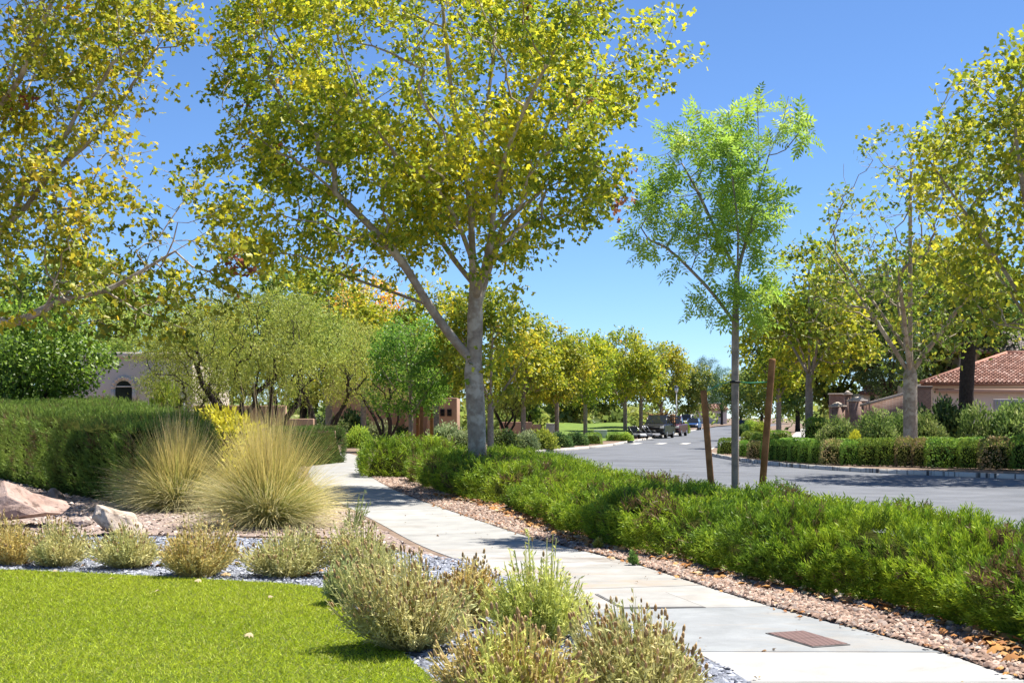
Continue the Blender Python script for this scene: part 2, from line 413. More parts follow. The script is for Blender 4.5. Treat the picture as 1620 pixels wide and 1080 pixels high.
# ------------------------------------------------------------------ turf, grit bed, pebbles, litter
TE = smooth_line([(-9, 14.6), (-5.35, 13.8), (-3.2, 13.05), (-1.83, 12.38), (-1.43, 11.2), (-.86, 9.3), (-.46, 7.97), (-.1, 6.6)], .3)
turf_poly = [tuple(p) for p in TE] + [(-.1, 5.0), (-9, 5.0)]
turf = poly_sheet('turf', turf_poly, .012, mat('turf_backing', (.05, .08, .008), (.09, .13, .012), 40, 1)); 
def in_poly(p, poly):
    poly = A(poly); x, y = p[:, 0], p[:, 1]; inside = np.zeros(len(p), bool); j = len(poly) - 1
    for i in range(len(poly)):
        xi, yi = poly[i]; xj, yj = poly[j]
        c = ((yi > y) != (yj > y)) & (x < (xj - xi) * (y - yi) / (yj - yi + 1e-12) + xi)
        inside ^= c; j = i
    return inside
def sample_poly(poly, n):
    poly = A(poly); lo, hi = poly.min(0), poly.max(0); out = []
    tot = 0
    while tot < n:
        p = lo + rng.random((n, 2)) * (hi - lo); p = p[in_poly(p, poly)]; out.append(p); tot += len(p)
    return np.concatenate(out)[:n]
def in_view(p, margin=40, z=0):
    x = XC + F * p[:, 0] / p[:, 1]; y = YH + F * (CH - z) / p[:, 1]
    return (x > -margin) & (x < 1620 + margin) & (y < 1080 + margin * 1.5)
def zz(p, z): return np.column_stack([p, np.full(len(p), z) if np.isscalar(z) else z])

p = sample_poly(turf_poly, 420000); p = p[in_view(p, 20)][:260000]
n = len(p)
bl = A([[-.5, 0, 0], [.5, 0, 0], [0, 1, .25]])
f = unit(rng.normal(size=(n, 3)) * [1, 1, 0] * .75 + [0.1, -.05, .55])
nr = rdir(n); ptch = noise3(zz(p, 0), .8, 3)[:, None]
c = A([.25, .33, .014]) * (1 - ptch * .45) + A([.36, .40, .03]) * ptch * .45
c = 1.6 * c * rng.uniform(.4, 1.45, (n, 1)); br = rng.random(n) < .10; c[br] = A([.46, .45, .12]) * rng.uniform(.7, 1.2, (br.sum(), 1))
V, T, C = scatter(bl, A([[0, 1, 2]]).astype(int), zz(p, .012), rots(nr, f), np.column_stack([rng.uniform(.004, .007, n), rng.uniform(.022, .045, n), np.full(n, .04)]), c)
tag(link('turf_grass', mesh_from('turf_grass', V, [T], M_leaf2, C)), 'short bright green artificial grass lawn in the foreground', 'grass', kind='stuff')

grit_poly = [tuple(q) for q in TE] + [(1.62, 6.5), (1.38, 8.4), (.95, 10.0), (.25, 12.2), (-.55, 14.8), (-2.6, 17.2), (-5, 17.8), (-9.5, 18.0)]
poly_sheet('grit_bed', grit_poly, .004, M_soil_blue)
def chips(poly, n, size, cols, z, flat=.55, rad_lim=None):
    p = sample_poly(poly, n); p = p[in_view(p, 30)]
    k = len(p)
    t = A([[1, 0, 0], [-1, 0, 0], [0, 1, 0], [0, -1, 0], [0, 0, 1], [.5, .6, .5]]); t[5] *= 1.05
    fc = np.array([[0, 5, 4], [5, 2, 4], [2, 1, 4], [1, 3, 4], [3, 0, 4], [0, 2, 5]])
    t = t + rng.normal(size=t.shape) * .08
    sc = rng.uniform(size[0], size[1], (k, 1)) * np.column_stack([rng.uniform(.7, 1.3, k), rng.uniform(.6, 1.1, k), rng.uniform(flat * .6, flat * 1.2, k)])
    up = unit(A([0, 0, 1]) + rng.normal(size=(k, 3)) * .35)
    cc = A(cols)[rng.integers(0, len(cols), k)] * rng.uniform(.7, 1.2, (k, 1))
    return scatter(t, fc, zz(p, z), rots(up, rdir(k) * [1, 1, .2]), sc, cc)
V, T, C = chips(grit_poly, 33000, (.013, .028), [(.20, .215, .26), (.30, .32, .38), (.14, .15, .185), (.42, .44, .50), (.24, .25, .29)], .006)
tag(link('blue_grey_grit', mesh_from('blue_grey_grit', V, [T], M_stone, C)), 'blue grey crushed slate chips edging the turf', 'gravel', kind='stuff')

HF = smooth_line([(4.3, 6.5), (3.75, 8.6), (3.5, 9.6), (3.5, 10.4), (3.16, 11.4), (2.66, 12.3), (2.25, 13.3), (2.03, 14.6), (1.33, 16.3), (.65, 19.3), (-.11, 23.6), (-1.0, 26.2), (-2.0, 30.5), (-2.6, 34.0)], .4)
HB = smooth_line([(5.6, 6.5), (5.1, 8.6), (4.65, 11), (4.5, 13.7), (3.95, 16.5), (3.1, 19), (2.2, 22.5), (1.5, 26.5), (.9, 30.5), (.4, 34.0)], .4)
peb_poly = [tuple(q) for q in RR[(CC[:, 1] < 45)]][::8] + [(-3.0, 44)] + [tuple(q + [.5, 0]) for q in HF[::-1]]
poly_sheet('pebble_bed', peb_poly, .003, mat('pebble_ground', (.20, .13, .10), (.36, .25, .20), 28, .95, .6, 60))
pe = [chips(peb_poly, 26000, (.018, .040), [(.27, .18, .135), (.38, .26, .20), (.17, .11, .085), (.46, .36, .29), (.24, .19, .165)], .004, .7),
      chips([q for q in peb_poly if q[1] < 16] + [(2, 16)], 9000, (.016, .034), [(.27, .18, .135), (.38, .26, .20), (.17, .11, .085), (.46, .36, .29), (.24, .19, .165)], .012, .7)]
V, T, C = merge(pe)
tag(link('pink_pebbles', mesh_from('pink_pebbles', V, [T], M_stone, C)), 'pinkish brown crushed rock strip between sidewalk and juniper hedge', 'gravel', kind='stuff')
bg_poly = [(-1.0, 15.2), (-2.4, 17.6), (-5, 18.0), (-10, 18.2), (-16, 34), (-9, 40), (-7.5, 50), (-6.5, 41), (-5.3, 33.6), (-3.9, 27), (-2.2, 20.2), (-1.3, 16.6), (-.5, 14.2)]
poly_sheet('brown_gravel_bed', bg_poly, .002, mat('pebble_ground2', (.20, .15, .13), (.36, .28, .24), 24, .95, .6, 60))
V, T, C = chips(bg_poly, 15000, (.022, .05), [(.34, .25, .21), (.42, .33, .28), (.25, .19, .17), (.48, .40, .36)], .003, .6)
tag(link('tan_gravel', mesh_from('tan_gravel', V, [T], M_stone, C)), 'tan gravel mulch around the boulders and fountain grass', 'gravel', kind='stuff')

# ------------------------------------------------------------------ leaf templates
def plane_leaf():
    o = [(0, 0), (.26, -.10), (.56, .16), (.27, .33), (.46, .66), (.17, .62), (0, 1.0), (-.17, .62), (-.46, .66), (-.27, .33), (-.56, .16), (-.26, -.10)]
    V = [(x, y, -.22 * abs(x) - .12 * y * y + .03) for x, y in o] + [(0, .35, .05)]
    return A(V), np.array([[12, i, (i + 1) % 12] for i in range(12)])
PL, PLf = plane_leaf()
def diamond(w=.5, fold=.12): return A([[0, 0, 0], [w / 2, .45, -fold], [0, 1, -.1], [-w / 2, .45, -fold]]), np.array([[0, 1, 2], [0, 2, 3]])
DL, DLf = diamond(.62); NL, NLf = diamond(.26, .03); OVL, OVLf = diamond(.42)
def star5():
    o = [(0, 0), (.5, .2), (.2, .4), (.32, .8), (0, 1), (-.32, .8), (-.2, .4), (-.5, .2)]
    V = [(x, y, -.25 * abs(x)) for x, y in o]; return A(V), np.array([[0, 1, 2], [2, 3, 4], [0, 2, 4], [0, 4, 6], [4, 5, 6], [6, 7, 0]])
SL, SLf = star5()
def pinnate(np_=4, ll=.40, w=.36):
    V, T = [], []
    def leaflet(base, ang, L, droop):
        n = len(V); d = A([math.sin(ang), math.cos(ang), droop]); s = A([math.cos(ang), -math.sin(ang), 0]) * L * w * .5
        V.extend([base, base + d * L * .45 + s + A([0, 0, .02]), base + d * L, base + d * L * .45 - s + A([0, 0, .02])]); T.extend([[n, n + 1, n + 2], [n, n + 2, n + 3]])
    for i in range(np_):
        y = .2 + .65 * i / (np_ - 1); b = A([0, y, -.18 * y * y]); L = ll * (1 - .35 * abs(i / (np_ - 1) - .4))
        leaflet(b, 1.0, L, -.18); leaflet(b, -1.0, L, -.18)
    leaflet(A([0, .86, -.15]), 0, ll, -.2)
    n = len(V); V.extend([A([-.012, 0, 0]), A([.012, 0, 0]), A([0, .9, -.16])]); T.append([n, n + 1, n + 2])
    return A(V), np.array(T)
PN, PNf = pinnate()
def juniper_spray():
    V, T, G = [], [], []
    def nd(base, d, L, w, sidev, g0, g1):
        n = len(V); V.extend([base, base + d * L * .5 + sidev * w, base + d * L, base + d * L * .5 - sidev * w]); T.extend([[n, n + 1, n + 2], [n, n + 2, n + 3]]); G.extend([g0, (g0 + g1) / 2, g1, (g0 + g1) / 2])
    for i in range(16):
        y = .05 + .054 * i; a = i * 2.4
        out = A([math.cos(a), 0, math.sin(a)]); d = unit((out * .55 + A([0, .85, 0]))[None])[0]
        sv = np.cross(d, A([math.sin(a * 1.7), .2, math.cos(a)])); sv /= np.linalg.norm(sv)
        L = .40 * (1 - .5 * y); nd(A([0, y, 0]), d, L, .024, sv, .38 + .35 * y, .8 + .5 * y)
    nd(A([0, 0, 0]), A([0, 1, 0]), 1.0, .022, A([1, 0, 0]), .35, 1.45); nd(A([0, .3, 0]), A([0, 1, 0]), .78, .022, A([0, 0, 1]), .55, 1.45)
    return A(V), np.array(T), A(G)
JS, JSf, JSg = juniper_spray()
def lod(T, keep): return T[np.array([i for i in range(len(T)) if (i // 2) in keep])]
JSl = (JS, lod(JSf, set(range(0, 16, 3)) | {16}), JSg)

# ------------------------------------------------------------------ tree generator
def grow(pts, seeds, sparent, pen, bf):
    pos = [A(s) for s in seeds]; par = list(sparent)
    path = [0.0] * len(pos)
    for i in range(len(pos)):
        if par[i] >= 0: path[i] = path[par[i]] + np.linalg.norm(pos[i] - pos[par[i]])
    P = A(pts); N = len(P); S = A(pos)
    D = np.linalg.norm(P[:, None] - S[None], axis=-1)
    cost = D * (1 + .0) + bf * A(path)[None] + A(pen)[None]
    bp = cost.argmin(1); bc = cost[np.arange(N), bp]; done = np.zeros(N, bool)
    for _ in range(N):
        i = int(np.where(done, 1e9, bc).argmin()); done[i] = True
        j = int(bp[i]); k = len(pos); pos.append(P[i]); par.append(j); path.append(path[j] + np.linalg.norm(P[i] - pos[j]))
        d = np.linalg.norm(P - P[i], axis=1) + bf * path[k]
        m = (d < bc) & ~done; bc[m] = d[m]; bp[m] = k
    return A(pos), np.array(par)

def limb_seeds(limbs):
    """limbs: list of (parent_limb_index or -1, [points]); returns seeds, parents"""
    S, Pn, ends, start = [], [], [], []
    for (pl, pts) in limbs:
        pts = A(pts)
        if pl is None: par = -1; dense = smooth_line(pts, .35)
        else:
            idxs = ends[pl]; par = idxs[int(np.argmin(np.linalg.norm(A(S)[idxs] - pts[0], axis=1)))]
            dense = smooth_line(np.concatenate([[S[par]], pts[1:]]) if len(pts) > 1 else pts, .35)[1:]
        ids = []
        for q in dense:
            S.append(A(q)); Pn.append(par); par = len(S) - 1; ids.append(par)
        ends.append(ids)
    return S, Pn

def skeleton_mesh(name, pos, par, r_root, r_tip, m_bark, jitter=.07, flare=1.25):
    N = len(pos); ch = [[] for _ in range(N)]
    for i, q in enumerate(par):
        if q >= 0: ch[q].append(i)
    order = []; st = [i for i in range(N) if par[i] < 0]
    while st:
        i = st.pop(); order.append(i); st.extend(ch[i])
    tips = np.zeros(N)
    for i in reversed(order):
        tips[i] = 1 if not ch[i] else sum(tips[c] for c in ch[i])
    mx = tips.max(); ex = math.log(r_root / r_tip) / math.log(max(mx, 2))
    rad = r_tip * tips ** ex
    V, Q, T, n = [], [], [], 0
    roots = [i for i in range(N) if par[i] < 0]
    stack = [(r_, True) for r_ in roots]
    while stack:
        i, root = stack.pop()
        chain = [i] if root else [par[i], i]
        while ch[chain[-1]]:
            c = sorted(ch[chain[-1]], key=lambda k: -rad[k])
            for o in c[1:]: stack.append((o, False))
            chain.append(c[0])
        if len(chain) < 2: continue
        P = pos[chain]; rr = rad[chain].copy()
        if not root: rr[0] = rr[1]
        # curve between nodes
        PP, RR_ = [P[0]], [rr[0]]
        for k in range(1, len(P)):
            L = np.linalg.norm(P[k] - P[k - 1])
            if L > .46 and (rr[k] < .035 or L > 1.5): 
                PP.append((P[k] + P[k - 1]) / 2 + rng.normal(size=3) * L * jitter); RR_.append((rr[k] + rr[k - 1]) / 2)
            PP.append(P[k]); RR_.append(rr[k])
        PP, RR_ = A(PP), A(RR_)
        if root: 
            h = PP[:, 2] - PP[0, 2]; RR_ = RR_ * (1 + (flare - 1) * np.exp(-h / .25))
        s = 12 if RR_[0] > .12 else 7 if RR_[0] > .04 else 4 if RR_[0] > .012 else 3
        v, q, t_ = tube_geo(PP, RR_, s, cap=RR_[0] > .03)
        if RR_[0] > .08: v = v + (noise3(v, 5, 9)[:, None] - .5) * (RR_[0] * .10)
        V.append(v); Q.append(q + n)
        if len(t_): T.append(t_ + n)
        n += len(v)
    return mesh_from(name, np.concatenate(V), [np.concatenate(Q)] + ([np.concatenate(T)] if T else []), m_bark, smooth=True), tips

def ell_points(ells, n, clump=.42, cs=.55, seed=1, shell=.5):
    """points in a union of ellipsoids (cx,cy,cz,rx,ry,rz,weight), thinned by noise so that gaps stay"""
    out = []
    wts = A([e[6] if len(e) > 6 else e[3] * e[4] * e[5] for e in ells]); wts = wts / wts.sum()
    for e, wt in zip(ells, wts):
        k = int(n * wt * 4) + 10; d = rdir(k); r_ = rng.random(k) ** (1 / (3 + 2 * shell))
        q = A(e[:3]) + d * r_[:, None] * A(e[3:6])
        q = q[noise3(q, cs * 2, seed) > clump]; out.append(q[:int(n * wt) + 1])
    return np.concatenate(out)

def crown(pos, par, tips, nmax, per, sigma, tmpl, tf, size, palette, weights, seed, out_c, m_leaf=None, up=.55, droop=.35, cn=.6, skip=0.0, special=None):
    idx = np.where(tips <= nmax)[0]; idx = idx[idx > 5]
    if skip: idx = idx[noise3(pos[idx], 1.1, seed + 5) > skip]
    base = np.repeat(pos[idx], per, 0); k = len(base)
    pb = np.repeat(pos[np.maximum(par[idx], 0)], per, 0); tt = rng.random((k, 1)) ** 1.5 * .7
    ln = np.linalg.norm(pb - base, axis=1, keepdims=True); tt = np.minimum(tt, .8 / np.maximum(ln, .01))
    q = base + (pb - base) * tt + rng.normal(size=(k, 3)) * A([sigma, sigma, sigma * .75])
    outw = unit(q - A(out_c)); nrm = unit(A([0, 0, 1]) * up + outw * .45 + rng.normal(size=(k, 3)) * .5)
    fw = unit(outw * .5 + rng.normal(size=(k, 3)) * .8 - A([0, 0, droop]))
    pal = A(palette); wn = noise3(q, cn, seed)
    cw = np.cumsum(weights) / np.sum(weights)
    u = np.clip(.24 * rng.normal(size=k) + (wn - .5) * 1.2 + .45, 0, .985); u = np.where(rng.random(k) < .35, rng.random(k), u)
    ci = np.searchsorted(cw, u); c = LEAF_GAIN * pal[np.clip(ci, 0, len(pal) - 1)] * rng.uniform(.75, 1.25, (k, 1))
    if special is not None:
        s_ = noise3(q, .95, seed + 11) > special[0]; c[s_] = A(special[1]) * rng.uniform(.6, 1.3, (s_.sum(), 1))
    return scatter(tmpl, tf, q, rots(nrm, fw), rng.uniform(size[0], size[1], k), c)

LEAF_GAIN = 2.1
PAL_PLANE = [(.08, .115, .010), (.145, .17, .014), (.23, .23, .016), (.33, .295, .02), (.38, .32, .022), (.27, .15, .03)]
W_PLANE = [.22, .30, .28, .16, .03, .01]
RUST = (.30, .12, .06)

def tree_obj(name, label, cat, loc, trunk_me, crown_me, rot=0, group=None, scale=1):
    r_ = thing(name, label, cat, loc, rot, group, scale)
    link('trunk', trunk_me, r_); link('crown', crown_me, r_); return r_

# ---- main plane tree beside the walk
def main_plane():
    # relative to trunk base, metres; hand-laid limbs from the photograph
    D = 29.0; bx = X(757, D)
    def q(x, y, dy=0): return (X(x, D) - bx, dy, Z(y, D))
    limbs = [(None, [(0, 0, 0), (-.02, 0, .8), q(752, 640), q(749, 590), q(747, 560)]),
             (0, [q(749, 595), q(752, 500, .1), q(748, 420, .2), q(740, 300, .3), q(715, 150, .4), q(700, 10, .4), q(695, -90, .3)]),
             (0, [q(745, 580), q(712, 530, -.2), q(680, 485, -.4), q(640, 420, -.6), q(600, 375, -.9), q(520, 300, -1.2), q(440, 250, -1.6), q(380, 200, -1.8)]),
             (0, [q(758, 600), q(785, 570, .2), q(810, 530, .4), q(811, 480, .5), q(812, 440, .6)]),
             (1, [q(752, 500), q(770, 430, .5), q(800, 340, 1.2), q(860, 280, 1.8), q(930, 200, 2.2), q(1000, 130, 2.5)]),
             (1, [q(749, 450), q(700, 380, .9), q(650, 280, 1.8), q(590, 180, 2.4), q(540, 60, 2.8)]),
             (1, [q(748, 430), q(735, 380, -.6), q(700, 320, -1.4), q(620, 250, -2.0), q(560, 120, -2.2), q(540, 20, -2.4)]),
             (1, [q(752, 470), q(775, 400, -.7), q(790, 300, -1.4), q(830, 200, -1.8), q(880, 110, -2.2), q(930, 20, -2.3)]),
             (2, [q(680, 485), q(620, 460, .4), q(540, 430, .9), q(460, 400, 1.2)]),
             (1, [q(745, 360), q(760, 220, .8), q(775, 100, 1.2), q(790, -40, 1.4)])]
    S, Pn = limb_seeds(limbs); S = A(S)
    pen = np.where(S[:, 2] < 3.6, 6.0, 0)
    ells = [(-1.2, 0, 9.2, 4.7, 4.4, 3.6), (-3.4, -.5, 6.6, 2.8, 2.8, 1.7), (1.0, .3, 6.9, 2.6, 2.8, 1.7), (-.6, 0, 5.6, 1.7, 1.9, 1.1), (2.2, .5, 9.8, 2.6, 2.4, 1.6), (1.9, 0.2, 7.6, 1.7, 2, 1.4), (-4.4, -.4, 8.9, 1.6, 2.0, 2.6), (.1, -.4, 4.9, .8, .9, .7), (-4.0, .2, 5.3, 1.7, 1.5, .8), (1.3, -.2, 5.7, 1.1, 1.2, .8), (-2.6, -.2, 5.2, 1.2, 1.2, .7)]
    pts = ell_points(ells, 1900, .43, .55, 3)
    pos, par = grow(pts, list(S), Pn, pen, .32)
    tm, tips = skeleton_mesh('plane_trunk', pos, par, .205, .0055, M_bark)
    V, T, C = crown(pos, par, tips, 2, 26, .17, SL, SLf, (.09, .155), PAL_PLANE, W_PLANE, 21, (-1, 0, 7.5), skip=.14, special=(.90, RUST))
    cm = mesh_from('plane_crown', V, [T], M_leaf, C)
    return tree_obj('plane_tree', 'tall spreading plane tree with yellow-green leaves rising from the juniper beside the sidewalk', 'tree', (bx, D, 0), tm, cm)
main_plane()

# ---- plane tree whose trunk stands left of the frame
def left_plane():
    D = 25.0; bx = -12.2
    def q(x, y, dy=0): return (X(x, D) - bx, dy, Z(y, D))
    limbs = [(None, [(0, 0, 0), (.05, 0, 1.2), (.1, 0, 2.4)]),
             (0, [(.1, 0, 2.2), (1.2, -.3, 2.9), q(0, 513, -.8), q(60, 515, -1), q(130, 484, -1.2), q(200, 470, -1.3), q(280, 430, -1.5), q(360, 385, -1.6)]),
             (0, [(.1, 0, 2.4), (.5, .2, 4), (.8, .3, 6), (1.0, .4, 8.5), (1.2, .4, 11)]),
             (2, [(.5, .2, 4), q(0, 350, .4), q(60, 270, .6), q(140, 190, .8), q(220, 60, 1), q(280, -20, 1)]),
             (2, [(.45, .2, 3.6), q(-20, 400, -.4), q(70, 370, -.9), q(160, 340, -1.2), q(250, 350, -1.6)]),
             (3, [q(0, 350), q(90, 250, -.6), q(170, 230, -1.2), q(245, 235, -1.8)]),
             (2, [(.8, .3, 6), q(0, 190, -.5), q(60, 150, -1), q(120, 60, -1.5), q(180, -30, -1.6)]),
             (1, [q(200, 470, -1.3), q(250, 500, -1.4), q(300, 520, -1.4)])]
    S, Pn = limb_seeds(limbs); S = A(S); pen = np.where(S[:, 2] < 2.6, 6.0, 0)
    e = lambda x, y, dy, rx, ry, rz: (X(x, D) - bx, dy, Z(y, D), rx, ry, rz)
    ells = [e(40, 60, 0, 2.9, 3.2, 2.2), e(-60, -60, 0, 4.6, 4, 3.0), e(215, 40, 0, 1.1, 1.6, 1.2), e(130, 330, -1, 2.6, 2.6, 1.2), e(260, 395, -1.4, 2.0, 1.8, 1.25), e(230, 480, -1.3, 1.9, 1.6, .75), e(60, 440, -.8, 1.6, 1.8, .7), e(-150, 250, 0, 2.5, 3.5, 2.8), e(370, 390, -1.5, .8, 1, .7), e(60, 210, 0, 2.0, 2.4, 1.2), e(330, 460, -1.4, 1.3, 1.5, .9), e(140, 430, -1, 1.8, 1.8, .8), e(400, 330, -1.5, .5, .8, .5), e(230, 500, -1.3, 2.0, 1.5, .65), e(110, 470, -1.0, 1.6, 1.6, .7), e(330, 420, -1.5, 1.1, 1.3, .8)]
    pts = ell_points(ells, 2250, .42, .6, 5)
    pos, par = grow(pts, list(S), Pn, pen, .3)
    tm, tips = skeleton_mesh('plane_trunk', pos, par, .22, .0055, M_bark)
    pal = [(.085, .125, .012), (.16, .185, .016), (.25, .25, .018), (.34, .31, .022), (.38, .30, .025), (.27, .14, .03)]
    V, T, C = crown(pos, par, tips, 2, 16, .16, SL, SLf, (.09, .15), pal, [.2, .3, .29, .16, .04, .01], 33, (-1, 0, 6), skip=.3, special=(.90, RUST))
    cm = mesh_from('plane_crown', V, [T], M_leaf, C)
    return tree_obj('plane_tree', 'yellowing plane tree reaching in from the left edge with a bare grey low limb', 'tree', (bx, D, 0), tm, cm)
left_plane()

# ---- young staked ash
def ash():
    D = 18.0; bx = X(1163, D)
    def q(x, y, dy=0): return (X(x, D) - bx, dy, Z(y, D))
    limbs = [(None, [(0, 0, 0), (0, 0, 1), q(1163, 560), q(1164, 480), q(1166, 430)]),
             (0, [q(1164, 500), q(1130, 470, -.1), q(1090, 430, -.2), q(1050, 395, -.25), q(1000, 375, -.3)]),
             (0, [q(1166, 430), q(1185, 370, .1), q(1205, 300, .2), q(1222, 240, .25), q(1245, 190, .3)]),
             (0, [q(1166, 440), q(1140, 370, .2), q(1110, 300, .3), q(1085, 250, .4), q(1060, 200, .4)]),
             (2, [q(1205, 300), q(1200, 220, 0), q(1195, 150, -.1)]),
             (2, [q(1222, 240), q(1250, 230, .3), q(1280, 190, .4)]),
             (0, [q(1163, 520), q(1195, 470, -.3), q(1215, 430, -.5)]),
             (3, [q(1110, 300), q(1075, 310, .1), q(1030, 300, 0)]),
             (0, [q(1165, 450), q(1160, 380, -.4), q(1150, 300, -.5), q(1140, 230, -.5)])]
    S, Pn = limb_seeds(limbs); S = A(S); pen = np.where(S[:, 2] < 2.7, 5.0, 0)
    e = lambda x, y, dy, rx, ry, rz: (X(x, D) - bx, dy, Z(y, D), rx, ry, rz)
    ells = [e(1090, 230, .2, .75, .8, .55), e(1185, 180, 0, .28, .4, .45), e(1255, 190, .3, .4, .4, .42), e(1130, 330, 0, .95, .9, .65), e(1180, 330, .1, .55, .7, .7), e(1160, 440, -.1, .6, .7, .6), e(1030, 395, -.25, .65, .5, .35), e(1010, 310, 0, .45, .4, .3), e(1195, 480, -.2, .35, .5, .4), e(1150, 270, -.4, .5, .5, .5), e(1110, 470, -.2, .3, .4, .3)]
    pts = ell_points(ells, 250, .42, 1.1, 8, shell=.2)
    pos, par = grow(pts, list(S), Pn, pen, .25)
    tm, tips = skeleton_mesh('ash_trunk', pos, par, .052, .0035, M_bark_grey, flare=1.1)
    idx = np.where(tips <= 2)[0]; idx = idx[idx > 12]
    per = 7; base = np.repeat(pos[idx], per, 0); k = len(base); pb = np.repeat(pos[par[idx]], per, 0)
    dr = unit(base - pb); fw = unit(dr * .6 + rng.normal(size=(k, 3)) * .75 + A([0, 0, .12]))
    qq = base + (pb - base) * np.minimum(rng.random((k, 1)) * .6, .5)
    nr = unit(A([0, 0, 1]) + rng.normal(size=(k, 3)) * .45)
    pal = LEAF_GAIN * A([(.09, .155, .024), (.14, .215, .03), (.20, .27, .038), (.29, .315, .045)])
    c = pal[np.searchsorted([.3, .62, .9], np.clip(rng.random(k) * .5 + noise3(qq, 1.4, 4) * .5, 0, 1))] * rng.uniform(.8, 1.25, (k, 1))
    V, T, C = scatter(PN, PNf, qq, rots(nr, fw), rng.uniform(.17, .29, k), c)
    cm = mesh_from('ash_crown', V, [T], M_leaf, C)
    return tree_obj('ash_tree', 'slender young ash tree with feathery bright green leaves between two wooden stakes', 'tree', (bx, D, 0), tm, cm)
ash()

# ---- prototypes for trees farther off
def generic(name, h, r, zc0, limbs_n, n, leaf, per, sigma, size, pal, wts, bark, rr, seed, lean=.0, multi=0, skip=.25, squash=1.0, clump=.42, special=None, bf=.35, tipr=.007, ttw=2, droop=.35, cs=.55):
    global rng
    rng = np.random.default_rng(seed)
    limbs = []
    if multi:
        for k in range(multi):
            a = 2 * math.pi * k / multi + rng.uniform(-.5, .5); sp = r * .33
            pts = [(rng.uniform(-.12, .12), rng.uniform(-.12, .12), 0)]
            for j in range(1, 5):
                t_ = j / 4; pts.append((math.cos(a) * sp * t_ ** .9 + rng.uniform(-.2, .2), math.sin(a) * sp * t_ ** .9 + rng.uniform(-.2, .2), zc0 * 1.25 * t_))
            limbs.append((None, pts))
    else:
        limbs.append((None, [(0, 0, 0), (lean * .3, 0, zc0 * .5), (lean, 0, zc0), (lean * 1.2, 0, zc0 + (h - zc0) * .4), (lean * 1.2, 0, h * .88)]))
        for k in range(limbs_n):
            a = 2 * math.pi * k / limbs_n + rng.uniform(-.4, .4); z0 = zc0 * rng.uniform(.85, 1.25); L = r * rng.uniform(.65, .95)
            limbs.append((0, [(lean, 0, z0), (lean + math.cos(a) * L * .4, math.sin(a) * L * .4, z0 + L * .6), (lean + math.cos(a) * L * .9, math.sin(a) * L * .9, z0 + L * 1.3)]))
    S, Pn = limb_seeds(limbs); S = A(S); pen = np.where(S[:, 2] < zc0 * .95, 5.0, 0)
    zc = (h + zc0) / 2; hz = (h - zc0) / 2 * 1.02
    ells = [(lean, 0, zc, r * .82, r * .82, hz)]
    for k in range(7):
        a = rng.uniform(0, 6.28); f_ = rng.uniform(.45, .7); zz_ = zc + rng.uniform(-.5, .6) * hz
        s_ = rng.uniform(.32, .48); ells.append((lean + math.cos(a) * r * f_, math.sin(a) * r * f_, zz_, r * s_, r * s_, hz * s_ * squash))
    pts = ell_points(ells, n, clump, cs, seed)
    pos, par = grow(pts, list(S), Pn, pen, bf)
    tm, tips = skeleton_mesh(name + '_trunk', pos, par, rr, tipr, bark)
    V, T, C = crown(pos, par, tips, ttw, per, sigma, leaf[0], leaf[1], size, pal, wts, seed, (0, 0, zc), skip=skip, special=special, droop=droop)
    return tm, mesh_from(name + '_crown', V, [T], M_leaf if leaf[0] is not NL else M_leaf2, C)

P_PL = [generic('street_plane', 8, 2.7, 2.4, 5, 420, (SL, SLf), 17, .24, (.14, .24), PAL_PLANE, [.26, .36, .27, .09, .015, .005], M_bark_grey, .15, s) for s in (101, 102, 103)]
P_SP = [generic('sparse_plane', 11.5, 3.9, 2.9, 6, 750, (SL, SLf), 10, .24, (.12, .20), [(.08, .13, .018), (.14, .19, .022), (.22, .24, .028), (.32, .30, .03)], [.25, .35, .3, .1], M_bark, .24, 111, skip=.38, clump=.4, ttw=1, tipr=.008)]
P_YE = [generic('yellow_plane', 11.5, 4.2, 3.4, 6, 850, (SL, SLf), 18, .24, (.13, .22), [(.085, .12, .012), (.15, .18, .016), (.24, .25, .02), (.34, .31, .025)], [.2, .33, .32, .15], M_bark, .22, 121, skip=.25)]
P_GR = [generic('green_ash', 6.6, 2.5, 1.7, 5, 420, (DL, DLf), 36, .22, (.10, .17), [(.05, .11, .015), (.085, .16, .02), (.13, .21, .026), (.17, .24, .03)], [.25, .35, .3, .1], M_bark_grey, .11, 131, skip=.1),
        generic('deep_green', 5.6, 3.0, .8, 5, 520, (DL, DLf), 40, .22, (.11, .18), [(.03, .07, .012), (.055, .11, .014), (.09, .16, .018), (.13, .21, .022)], [.3, .35, .25, .1], M_bark_dark, .14, 132, skip=.05)]
P_ME = [generic('mesquite', 6.8, 3.5, 2.3, 0, 520, (NL, NLf), 48, .27, (.10, .17), [(.10, .135, .022), (.15, .185, .028), (.21, .235, .036), (.26, .265, .05)], [.25, .35, .3, .1], M_bark_dark, .12, s, multi=4, skip=.15, bf=.25, tipr=.006, droop=.7) for s in (141, 142)]
P_OR = [generic('orange_tree', 12, 3.6, 4.2, 6, 480, (SL, SLf), 14, .3, (.16, .27), [(.16, .16, .025), (.30, .23, .03), (.40, .24, .035), (.36, .13, .05)], [.2, .3, .3, .2], M_bark_grey, .2, 151, skip=.25)]
P_PI = [generic('dark_pine', 13, 3.6, 3.0, 6, 520, (NL, NLf), 55, .36, (.18, .30), [(.018, .04, .012), (.03, .06, .016), (.045, .085, .02), (.07, .11, .025)], [.3, .35, .25, .1], M_bark_dark, .26, 161, skip=.2, cs=.4)]
